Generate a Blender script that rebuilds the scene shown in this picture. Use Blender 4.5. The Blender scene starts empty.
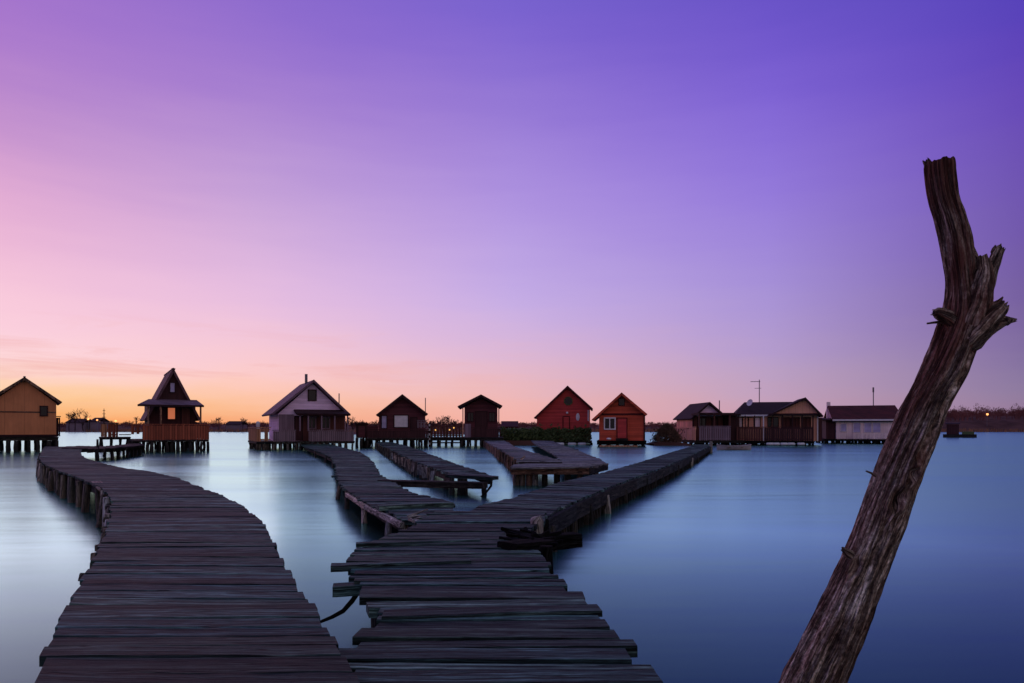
import bpy, math, random
from mathutils import Vector, Matrix, noise
import numpy as np

random.seed(11)
SC = bpy.context.scene
COL = SC.collection
F, HOR, H = 683.0, 428.5, 1.3          # focal length in px, horizon row, camera height over the water
R = math.radians


def at_z(px, py, z):
    Y = (H - z) * F / (py - HOR)
    return Vector(((px - 512) / F * Y, Y, z))


def at_y(px, py, Y):
    return Vector(((px - 512) / F * Y, Y, H + (HOR - py) / F * Y))


def dist(py):                           # distance of a water line seen at row py
    return H * F / (py - HOR)


def lin(c):
    return tuple((v / 255 / 12.92) if v / 255 <= .04045 else ((v / 255 + .055) / 1.055) ** 2.4 for v in c)


# ------------------------------------------------------------------ materials
class NT:
    def __init__(self, name):
        self.m = bpy.data.materials.new(name)
        self.m.use_nodes = True
        self.t = self.m.node_tree
        self.b = self.t.nodes['Principled BSDF']

    def n(self, typ, **kw):
        nd = self.t.nodes.new(typ)
        for k, v in kw.items():
            setattr(nd, k, v)
        return nd

    def l(self, a, b):
        self.t.links.new(a, b)

    def math(self, op, a, b=None, clamp=False):
        nd = self.n('ShaderNodeMath', operation=op, use_clamp=clamp)
        for i, v in enumerate((a, b)):
            if v is None:
                continue
            if isinstance(v, (int, float)):
                nd.inputs[i].default_value = v
            else:
                self.l(v, nd.inputs[i])
        return nd.outputs[0]

    def ramp(self, src, stops, interp='LINEAR'):
        nd = self.n('ShaderNodeValToRGB')
        nd.color_ramp.interpolation = interp
        el = nd.color_ramp.elements
        while len(el) < len(stops):
            el.new(.5)
        for e, (p, c) in zip(el, stops):
            e.position = p
            e.color = (c, c, c, 1) if isinstance(c, (int, float)) else (*c[:3], 1)
        self.l(src, nd.inputs[0])
        return nd.outputs[0]

    def mix(self, fac, a, b, blend='MIX'):
        nd = self.n('ShaderNodeMix', data_type='RGBA', blend_type=blend)
        for s, v in ((nd.inputs[0], fac), (nd.inputs[6], a), (nd.inputs[7], b)):
            if isinstance(v, (int, float)):
                s.default_value = v
            elif isinstance(v, tuple):
                s.default_value = (*v[:3], 1)
            else:
                self.l(v, s)
        return nd.outputs[2]

    def mapping(self, src, scale, loc=(0, 0, 0)):
        nd = self.n('ShaderNodeMapping')
        nd.inputs['Scale'].default_value = scale
        nd.inputs['Location'].default_value = loc
        self.l(src, nd.inputs['Vector'])
        return nd.outputs[0]

    def noise(self, vec, scale, detail=4, rough=.55, dist_=0):
        nd = self.n('ShaderNodeTexNoise')
        nd.inputs['Scale'].default_value = scale
        nd.inputs['Detail'].default_value = detail
        nd.inputs['Roughness'].default_value = rough
        nd.inputs['Distortion'].default_value = dist_
        self.l(vec, nd.inputs['Vector'])
        return nd.outputs[0]

    def bump(self, h, strength, d):
        nd = self.n('ShaderNodeBump')
        nd.inputs['Strength'].default_value = strength
        nd.inputs['Distance'].default_value = d
        self.l(h, nd.inputs['Height'])
        self.l(nd.outputs[0], self.b.inputs['Normal'])
        return nd

    def out(self, rough=.8, spec=.3):
        self.b.inputs['Roughness'].default_value = rough
        self.b.inputs['Specular IOR Level'].default_value = spec
        return self.m


def mat_grain(name, dark, mid, pale, stretch=(1.2, 26, 1), bump=.5, bd=.01, rough=.75, spec=.3, tone=.6, moss=None):
    """weathered timber whose grain runs along each piece (attribute wuv: along, around, seed)"""
    k = NT(name)
    at = k.n('ShaderNodeAttribute', attribute_name='wuv')
    v = k.mapping(at.outputs['Vector'], stretch)
    a = k.noise(v, 1.0, 6, .62, .6)
    v2 = k.mapping(at.outputs['Vector'], (stretch[0] * 2.2, stretch[1] * 3.1, 1.7), (3, 5, 1))
    b = k.noise(v2, 1.0, 5, .6, .3)
    v3 = k.mapping(at.outputs['Vector'], (.9, 3.2, 1), (7, 1, 2))
    c = k.noise(v3, 1.0, 3, .5)
    fac = k.math('ADD', k.math('MULTIPLY', a, .6), k.math('MULTIPLY', b, .4))
    col = k.ramp(fac, [(.37, dark), (.5, mid), (.63, pale)])
    ss = k.n('ShaderNodeSeparateXYZ')
    k.l(at.outputs['Vector'], ss.inputs[0])
    hue = k.math('FRACT', k.math('MULTIPLY', ss.outputs[2], 7.31))
    col = k.mix(1.0, col, k.ramp(hue, [(0.0, (.82, .98, 1.12)), (.45, (1.0, 1.0, 1.0)), (.8, (1.10, .98, .90)), (1.0, (1.35, 1.28, 1.2))]), 'MULTIPLY')
    tn = k.n('ShaderNodeAttribute', attribute_name='tone')
    sc = k.math('ADD', k.math('MULTIPLY', k.math('POWER', tn.outputs['Fac'], 1.6), tone * 1.25), max(.25, 1 - tone * .5))
    sc2 = k.math('MULTIPLY', sc, k.math('ADD', k.math('MULTIPLY', c, 1.1), .45))
    gv = k.n('ShaderNodeCombineColor')
    for i in range(3):
        k.l(sc2, gv.inputs[i])
    col = k.mix(1.0, col, gv.outputs[0], 'MULTIPLY')
    if moss:
        mm = k.ramp(c, [(.56, 0.0), (.72, 1.0)])
        col = k.mix(k.math('MULTIPLY', mm, .55), col, moss)
    k.l(col, k.b.inputs['Base Color'])
    fine = k.noise(k.mapping(at.outputs['Vector'], (stretch[0] * .8, stretch[1] * .75, 1), (2, 9, 4)), 1.0, 3, .55, .5)
    crack = k.ramp(k.math('ABSOLUTE', k.math('SUBTRACT', fine, .5)), [(.006, 0.0), (.03, 1.0)])
    hh = k.math('ADD', k.math('MULTIPLY', crack, .8), k.math('MULTIPLY', b, .6))
    dk = k.mix(crack, (.10, .10, .10), (1.0, 1.0, 1.0))
    col = k.mix(.95, col, dk, 'MULTIPLY')
    gr = k.noise(k.mapping(at.outputs['Vector'], (stretch[0] * 9, stretch[1] * 6, 1), (6, 2, 8)), 1.0, 5, .75, .2)
    blot = k.noise(k.mapping(at.outputs['Vector'], (5, 16, 1), (1, 4, 2)), 1.0, 4, .6, .6)
    gg = k.math('MULTIPLY', k.ramp(gr, [(.36, .35), (.5, 1.0), (.64, 1.9)]), k.ramp(blot, [(.30, 1.6), (.46, 1.0), (.62, .9), (.70, .35)]))
    g3 = k.n('ShaderNodeCombineColor')
    for i in range(3):
        k.l(gg, g3.inputs[i])
    col = k.mix(1.0, col, g3.outputs[0], 'MULTIPLY')
    hh = k.math('ADD', hh, k.math('MULTIPLY', gr, .7))
    k.l(col, k.b.inputs['Base Color'])
    k.bump(hh, bump, bd)
    return k.out(rough, spec)


def mat_board(name, col, axis='X', pitch=.16, gap=.07, vary=.35, bump=.4, rough=.8, groove=.45):
    """painted or stained boarding on a wall; joints are real grooves in the bump, board to board colour varies"""
    k = NT(name)
    tc = k.n('ShaderNodeTexCoord')
    sp = k.n('ShaderNodeSeparateXYZ')
    k.l(tc.outputs['Object'], sp.inputs[0])
    src = sp.outputs[{'X': 0, 'Y': 1, 'Z': 2}[axis]]
    if axis == 'X':
        src = k.math('ADD', sp.outputs[0], sp.outputs[1])
    u = k.math('DIVIDE', src, pitch)
    fl = k.math('FLOOR', u)
    fr = k.math('FRACT', u)
    wn = k.n('ShaderNodeTexWhiteNoise', noise_dimensions='1D')
    k.l(fl, wn.inputs['W'])
    st = (1, 1, .12) if axis == 'X' else (.12, .12, 1)
    nz = k.noise(k.mapping(tc.outputs['Object'], st), 9, 5, .6)
    nz2 = k.noise(tc.outputs['Object'], 1.3, 3, .5)
    val = k.math('ADD', k.math('MULTIPLY', wn.outputs['Value'], vary), k.math('MULTIPLY', nz, .5))
    val = k.math('ADD', val, k.math('MULTIPLY', nz2, .5))
    val = k.math('ADD', val, .5 - vary * .5)
    gv = k.n('ShaderNodeCombineColor')
    for i in range(3):
        k.l(val, gv.inputs[i])
    c = k.mix(1.0, (*lin(col),), gv.outputs[0], 'MULTIPLY')
    gr = k.math('LESS_THAN', fr, gap)
    c = k.mix(k.math('MULTIPLY', gr, groove), c, tuple(.25 * x for x in lin(col)))
    k.l(c, k.b.inputs['Base Color'])
    k.bump(k.math('SUBTRACT', nz, gr), bump, .01)
    return k.out(rough, .25)


def mat_rough(name, col, var=.35, scale=3, rough=.85, spec=.2, bump=.2, col2=None):
    k = NT(name)
    tc = k.n('ShaderNodeTexCoord')
    a = k.noise(tc.outputs['Object'], scale, 5, .6)
    c1 = lin(col)
    c2 = lin(col2) if col2 else tuple(x * (1 + var) for x in c1)
    c = k.ramp(a, [(.3, tuple(x * (1 - var) for x in c1)), (.7, c2)])
    k.l(c, k.b.inputs['Base Color'])
    k.bump(a, bump, .02)
    return k.out(rough, spec)


def mat_tile(name, col, p=.3):
    k = NT(name)
    tc = k.n('ShaderNodeTexCoord')
    sp = k.n('ShaderNodeSeparateXYZ')
    k.l(tc.outputs['Object'], sp.inputs[0])
    row = k.math('DIVIDE', sp.outputs[2], p * .7)
    fz = k.math('FRACT', row)
    fx = k.math('FRACT', k.math('DIVIDE', k.math('ADD', sp.outputs[0], sp.outputs[1]), p))
    wn = k.n('ShaderNodeTexWhiteNoise', noise_dimensions='2D')
    cx = k.n('ShaderNodeCombineXYZ')
    k.l(k.math('FLOOR', row), cx.inputs[0])
    k.l(k.math('FLOOR', k.math('DIVIDE', k.math('ADD', sp.outputs[0], sp.outputs[1]), p)), cx.inputs[1])
    k.l(cx.outputs[0], wn.inputs['Vector'])
    nz = k.noise(tc.outputs['Object'], 1.5, 4, .6)
    v = k.math('ADD', k.math('MULTIPLY', wn.outputs['Value'], .5), k.math('ADD', nz, .25))
    gv = k.n('ShaderNodeCombineColor')
    for i in range(3):
        k.l(v, gv.inputs[i])
    c = k.mix(1.0, lin(col), gv.outputs[0], 'MULTIPLY')
    k.l(c, k.b.inputs['Base Color'])
    k.bump(k.math('ADD', fz, k.math('MULTIPLY', fx, .3)), .5, .03)
    return k.out(.8, .2)


def mat_glow(name, col, s):
    k = NT(name)
    k.b.inputs['Base Color'].default_value = (*lin(col), 1)
    k.b.inputs['Emission Color'].default_value = (*lin(col), 1)
    k.b.inputs['Emission Strength'].default_value = s
    return k.out(.4, .3)


def mat_glass(name, col=(18, 16, 22)):
    k = NT(name)
    tc = k.n('ShaderNodeTexCoord')
    a = k.noise(tc.outputs['Object'], 2, 2)
    k.l(k.ramp(a, [(.3, lin(col)), (.7, tuple(1.6 * x for x in lin(col)))]), k.b.inputs['Base Color'])
    k.out(.25, .35)
    return k.m


M = {}
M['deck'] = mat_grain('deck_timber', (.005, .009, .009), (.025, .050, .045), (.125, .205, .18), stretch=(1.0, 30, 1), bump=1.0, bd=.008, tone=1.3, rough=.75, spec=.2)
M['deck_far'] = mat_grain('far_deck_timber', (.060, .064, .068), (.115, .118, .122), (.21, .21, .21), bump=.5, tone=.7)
M['beam'] = mat_grain('wet_beam', (.010, .009, .008), (.026, .023, .020), (.055, .049, .043), bump=.6, rough=.85, spec=.12)
M['post'] = mat_grain('pile_wood', (.030, .024, .018), (.085, .066, .048), (.20, .16, .12), stretch=(1.5, 18, 1), bump=.8)
M['pale'] = mat_grain('bleached_wood', (.10, .08, .065), (.26, .21, .17), (.46, .38, .32), stretch=(1.5, 18, 1), bump=.7)
M['slat'] = mat_grain('brown_slat', (.06, .034, .022), (.17, .09, .055), (.30, .17, .11), stretch=(1.5, 18, 1), bump=.6)
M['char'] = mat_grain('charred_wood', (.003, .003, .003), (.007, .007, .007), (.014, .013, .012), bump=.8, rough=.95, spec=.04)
def mat_drift():
    k = NT('driftwood')
    at = k.n('ShaderNodeAttribute', attribute_name='wuv')
    v0 = k.mapping(at.outputs['Vector'], (1, 1, 1))
    warp = k.n('ShaderNodeTexNoise')
    warp.inputs['Scale'].default_value = 7
    warp.inputs['Detail'].default_value = 3
    k.l(v0, warp.inputs['Vector'])
    vv = k.n('ShaderNodeVectorMath', operation='MULTIPLY_ADD')
    k.l(warp.outputs['Color'], vv.inputs[0])
    vv.inputs[1].default_value = (.0, .014, 0)
    k.l(at.outputs['Vector'], vv.inputs[2])
    a = k.noise(k.mapping(vv.outputs[0], (5.5, 44, 1)), 1, 8, .72, .3)
    b = k.noise(k.mapping(vv.outputs[0], (24, 140, 1), (3, 1, 2)), 1, 6, .75, .3)
    c = k.noise(k.mapping(at.outputs['Vector'], (7, 11, 1), (9, 2, 5)), 1, 6, .7, .8)
    e = k.noise(k.mapping(at.outputs['Vector'], (60, 110, 1), (1, 7, 5)), 1, 4, .7)
    fac = k.math('ADD', k.math('ADD', k.math('MULTIPLY', a, .42), k.math('MULTIPLY', b, .26)), k.math('MULTIPLY', c, .32))
    col = k.ramp(fac, [(.37, (.010, .008, .007)), (.43, (.14, .080, .056)), (.50, (.38, .26, .19)), (.57, (.78, .63, .51))])
    sp = k.ramp(e, [(.34, .35), (.5, 1.0), (.66, 1.9)])
    gv = k.n('ShaderNodeCombineColor')
    for i in range(3):
        k.l(sp, gv.inputs[i])
    col = k.mix(1.0, col, gv.outputs[0], 'MULTIPLY')
    red = k.ramp(k.noise(k.mapping(at.outputs['Vector'], (2.2, 6, 1), (2, 8, 1)), 1, 3, .5), [(.40, 0.0), (.56, 1.0)])
    sx = k.n('ShaderNodeSeparateXYZ')
    k.l(at.outputs['Vector'], sx.inputs[0])
    upper = k.ramp(k.math('DIVIDE', sx.outputs[0], 2.6), [(.46, .35), (.68, 1.15)])
    col = k.mix(k.math('MULTIPLY', k.math('MULTIPLY', red, .75), upper), col, (.20, .062, .042))
    k.l(col, k.b.inputs['Base Color'])
    f1 = k.noise(k.mapping(vv.outputs[0], (1.3, 26, 1), (5, 3, 8)), 1, 4, .6, .3)
    f2 = k.noise(k.mapping(vv.outputs[0], (3.0, 80, 1), (1, 6, 3)), 1, 4, .6, .3)
    c1 = k.ramp(k.math('ABSOLUTE', k.math('SUBTRACT', f1, .5)), [(.008, 0.0), (.040, 1.0)])
    c2 = k.ramp(k.math('ABSOLUTE', k.math('SUBTRACT', f2, .5)), [(.008, .3), (.035, 1.0)])
    crack = k.math('MULTIPLY', c1, c2)
    col = k.mix(.85, col, k.mix(crack, (.14, .12, .12), (1.0, 1.0, 1.0)), 'MULTIPLY')
    k.l(col, k.b.inputs['Base Color'])
    k.bump(k.math('ADD', k.math('ADD', crack, k.math('MULTIPLY', b, .6)), k.math('MULTIPLY', e, .4)), 1.0, .016)
    return k.out(.88, .15)


M['drift'] = mat_drift()
M['yellow'] = mat_board('ochre_render', (200, 128, 86), 'X', .9, .02, .05, .1)
M['brown'] = mat_board('brown_boards', (92, 52, 46), 'X', .14, .1, .4)
M['dkbrown'] = mat_board('dark_brown_boards', (66, 36, 38), 'X', .14, .1, .4)
M['rail'] = mat_board('red_brown_railing', (150, 78, 56), 'X', .13, .18, .5, .6, .8, .8)
M['railpale'] = mat_board('pale_railing', (190, 130, 95), 'X', .2, .2, .5, .6, .8, .8)
M['lilac'] = mat_board('lilac_white_boards', (234, 200, 228), 'Z', .16, .06, .2)
M['greywall'] = mat_board('grey_boards', (128, 104, 116), 'X', .16, .1, .3)
M['greyrail'] = mat_board('grey_railing', (126, 104, 112), 'X', .12, .25, .4, .6, .8, .8)
M['darkhouse'] = mat_board('dark_stained_boards', (88, 44, 50), 'Z', .15, .1, .4)
M['red'] = mat_board('red_boards', (190, 66, 64), 'Z', .14, .08, .35)
M['orange'] = mat_board('rust_orange_boards', (194, 80, 56), 'Z', .16, .08, .4)
M['peach'] = mat_board('peach_panels', (225, 160, 130), 'X', .5, .05, .3)
M['cream'] = mat_board('cream_panels', (244, 216, 214), 'X', .45, .05, .2)
M['white'] = mat_rough('sky_reflection_pane', (215, 205, 208), .12, 4)
M['trim'] = mat_rough('dark_trim', (52, 30, 32), .3, 5)
M['roofbrown'] = mat_tile('brown_shingles', (96, 68, 74))
M['roofgrey'] = mat_tile('grey_shingles', (110, 84, 96))
M['roofdark'] = mat_tile('dark_tiles', (50, 25, 28))
M['roofred'] = mat_tile('dark_red_tiles', (74, 26, 28))
M['metal'] = mat_rough('grey_metal', (88, 82, 92), .2, 6, .45, .5)
M['glass'] = mat_glass('window_glass')
M['glassblue'] = mat_glass('pale_window_glass', (150, 140, 175))
M['sunsetglass'] = mat_glow('sunset_glow_pane', (250, 140, 95), .42)  # emission stands in for sunset seen through the pane, no lamp inside
M['lamp'] = mat_glow('lamp_bulb', (255, 190, 100), 1.2)
M['farlamp'] = mat_glow('far_lamp', (255, 165, 95), 2.2)
M['leaf'] = mat_rough('ivy_leaf', (82, 94, 58), .45, 8, .7, .2)
M['dry'] = mat_rough('dry_twigs', (92, 68, 58), .4, 6, .9, .1)
M['bark'] = mat_rough('tree_bark', (62, 44, 46), .3, 5, .9, .1)
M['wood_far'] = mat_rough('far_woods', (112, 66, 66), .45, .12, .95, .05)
M['reed'] = mat_rough('reeds', (150, 104, 80), .3, .3, .95, .05)
M['land'] = mat_rough('shore_soil', (92, 62, 60), .4, .15, .95, .05)
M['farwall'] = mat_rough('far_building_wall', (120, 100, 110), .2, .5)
M['foam'] = mat_rough('pale_float', (205, 200, 205), .15, 3)
M['boat'] = mat_rough('boat_hull_paint', (150, 138, 138), .2, 3, .5, .4)


# ------------------------------------------------------------------ mesh builder
class MB:
    def __init__(self):
        self.v, self.f, self.w, self.t = [], [], [], []

    def _add(self, vs, fs, ws, tone):
        o = len(self.v)
        self.v += [tuple(p) for p in vs]
        self.w += ws
        self.t += [tone] * len(vs)
        self.f += [tuple(i + o for i in f) for f in fs]

    def box(self, x0, x1, y0, y1, z0, z1, mtx=None):
        vs = [Vector((x, y, z)) for x in (x0, x1) for y in (y0, y1) for z in (z0, z1)]
        fs = [(0, 1, 3, 2), (4, 6, 7, 5), (0, 4, 5, 1), (2, 3, 7, 6), (0, 2, 6, 4), (1, 5, 7, 3)]
        dx, dy, dz = abs(x1 - x0), abs(y1 - y0), abs(z1 - z0)
        s = random.random() * 90
        ws = []
        for p in vs:
            if dz >= dx and dz >= dy:
                ws.append((p.z, p.x + p.y, s))
            elif dx >= dy:
                ws.append((p.x, p.y + p.z, s))
            else:
                ws.append((p.y, p.x + p.z, s))
        if mtx:
            vs = [mtx @ p for p in vs]
        self._add(vs, fs, ws, random.random())
        return self

    def bar(self, a, b, w, h, up=Vector((0, 0, 1)), segs=1, wob=0.0, taper=1.0, sk0=0.0, sk1=0.0):
        """a timber from a to b with w across, h high (top face at a/b level), rounded arrises, optionally warped"""
        a, b = Vector(a), Vector(b)
        d = (b - a)
        L = d.length
        d.normalize()
        s = d.cross(up)
        if s.length < 1e-4:
            s = Vector((1, 0, 0))
        s.normalize()
        u = s.cross(d).normalized()
        c = min(w, h) * .12
        prof = [(-w / 2 + c, 0), (w / 2 - c, 0), (w / 2, -c), (w / 2, -h), (-w / 2, -h), (-w / 2, -c)]
        sd = random.random() * 90
        vs, ws, fs = [], [], []
        n = len(prof)
        for i in range(segs + 1):
            t = i / segs
            p = a + d * L * t
            k = 1 + (taper - 1) * t
            off = Vector((0, 0, 0))
            if wob:
                off = s * wob * noise.noise(Vector((t * L * 1.3, sd, 0))) + u * wob * .7 * noise.noise(Vector((t * L * 1.1, sd, 9)))
            per = 0
            for j, (q, r) in enumerate(prof):
                e = Vector((0, 0, 0))
                if wob:
                    e = s * (wob * .5 * noise.noise(Vector((t * L * 6, sd + j * 7, 3)))) + u * (wob * .35 * noise.noise(Vector((t * L * 7, sd + j * 5, 6))))
                vs.append(p + off + e + s * q * k + u * r * k + d * (-q) * (sk0 * (1 - t) + sk1 * t))
                ws.append((t * L, q + abs(r) * .7, sd))
        for i in range(segs):
            for j in range(n):
                a0, a1 = i * n + j, i * n + (j + 1) % n
                fs.append((a0, a1, a1 + n, a0 + n))
        fs.append(tuple(range(n - 1, -1, -1)))
        fs.append(tuple(segs * n + j for j in range(n)))
        self._add(vs, fs, ws, random.random())
        return self

    def tube(self, pts, rad, n=6, rough=0.0, cap=True):
        pts = [Vector(p) for p in pts]
        if not isinstance(rad, (list, tuple)):
            rad = [rad] * len(pts)
        sd = random.random() * 90
        vs, ws, fs = [], [], []
        ref = Vector((.31, .95, .05))
        L = 0
        for i, p in enumerate(pts):
            d = (pts[min(i + 1, len(pts) - 1)] - pts[max(i - 1, 0)]).normalized()
            s = d.cross(ref)
            if s.length < .05:
                s = d.cross(Vector((1, 0, 0)))
            s.normalize()
            u = s.cross(d)
            if i:
                L += (p - pts[i - 1]).length
            for j in range(n):
                an = 2 * math.pi * j / n
                rr = rad[i] * (1 + rough * noise.noise(Vector((math.cos(an) * 1.5, math.sin(an) * 1.5, L * 3 + sd))))
                vs.append(p + (s * math.cos(an) + u * math.sin(an)) * rr)
                ws.append((L, an * rad[i], sd))
        for i in range(len(pts) - 1):
            for j in range(n):
                a0, a1 = i * n + j, i * n + (j + 1) % n
                fs.append((a0, a1, a1 + n, a0 + n))
        if cap:
            fs.append(tuple(range(n - 1, -1, -1)))
            fs.append(tuple((len(pts) - 1) * n + j for j in range(n)))
        self._add(vs, fs, ws, random.random())
        return self

    def prism(self, poly, y0, y1):
        """outline in x,z extruded along y"""
        n = len(poly)
        vs = [Vector((x, y0, z)) for x, z in poly] + [Vector((x, y1, z)) for x, z in poly]
        fs = [tuple(range(n)), tuple(range(2 * n - 1, n - 1, -1))]
        for i in range(n):
            j = (i + 1) % n
            fs.append((i, i + n, j + n, j))
        self._add(vs, fs, [(p.x, p.z, p.y) for p in vs], .5)
        return self

    def slab(self, q, th):
        """thick sheet under four corner points"""
        q = [Vector(p) for p in q]
        nrm = (q[1] - q[0]).cross(q[3] - q[0])
        if nrm.length < 1e-9:
            nrm = (q[2] - q[1]).cross(q[3] - q[1])
        nrm.normalize()
        if nrm.z < 0:
            nrm = -nrm
        vs = q + [p - nrm * th for p in q]
        fs = [(0, 1, 2, 3), (7, 6, 5, 4)] + [(i, i + 4, (i + 1) % 4 + 4, (i + 1) % 4) for i in range(4)]
        self._add(vs, fs, [(p.x, p.y, p.z) for p in vs], .5)
        return self

    def leaf(self, p, s, flat=None):
        a = Vector((random.gauss(0, 1), random.gauss(0, 1), random.gauss(0, 1))).normalized()
        b = a.orthogonal().normalized()
        c = a.cross(b)
        p = Vector(p)
        k = random.uniform(.6, 1.2) * s
        self._add([p - b * k, p + c * k * .55, p + b * k, p - c * k * .55], [(0, 1, 2, 3)], [(0, 0, 0)] * 4, random.random())

    def ball(self, c, r, n=10, sq=(1, 1, 1)):
        c = Vector(c)
        vs, fs = [], []
        for i in range(n + 1):
            th = math.pi * i / n
            for j in range(n):
                ph = 2 * math.pi * j / n
                vs.append(c + Vector((r * sq[0] * math.sin(th) * math.cos(ph), r * sq[1] * math.sin(th) * math.sin(ph), r * sq[2] * math.cos(th))))
        for i in range(n):
            for j in range(n):
                a, b = i * n + j, i * n + (j + 1) % n
                fs.append((a, a + n, b + n, b))
        self._add(vs, fs, [(p.x, p.y, p.z) for p in vs], .5)
        return self

    def build(self, name, mat, parent=None, smooth=False):
        me = bpy.data.meshes.new(name)
        me.from_pydata(self.v, [], self.f)
        a = me.attributes.new('wuv', 'FLOAT_VECTOR', 'POINT')
        a.data.foreach_set('vector', np.array(self.w, dtype=np.float32).ravel())
        b = me.attributes.new('tone', 'FLOAT', 'POINT')
        b.data.foreach_set('value', np.array(self.t, dtype=np.float32))
        me.materials.append(M[mat] if isinstance(mat, str) else mat)
        if smooth:
            me.polygons.foreach_set('use_smooth', [True] * len(me.polygons))
        me.update()
        o = bpy.data.objects.new(name, me)
        COL.objects.link(o)
        if parent:
            o.parent = parent
        return o


def tag(o, label=None, cat=None, group=None, kind=None):
    for k, v in (('label', label), ('category', cat), ('group', group), ('kind', kind)):
        if v:
            o[k] = v
    return o


def thing(name, label, cat, loc=(0, 0, 0), rz=0, group=None):
    o = bpy.data.objects.new(name, None)
    o.empty_display_size = .2
    COL.objects.link(o)
    o.location = loc
    o.rotation_euler = (0, 0, rz)
    return tag(o, label, cat, group)


def lerp_tab(tab, x):
    tab = sorted(tab)
    return float(np.interp(x, [t[0] for t in tab], [t[1] for t in tab]))


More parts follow.
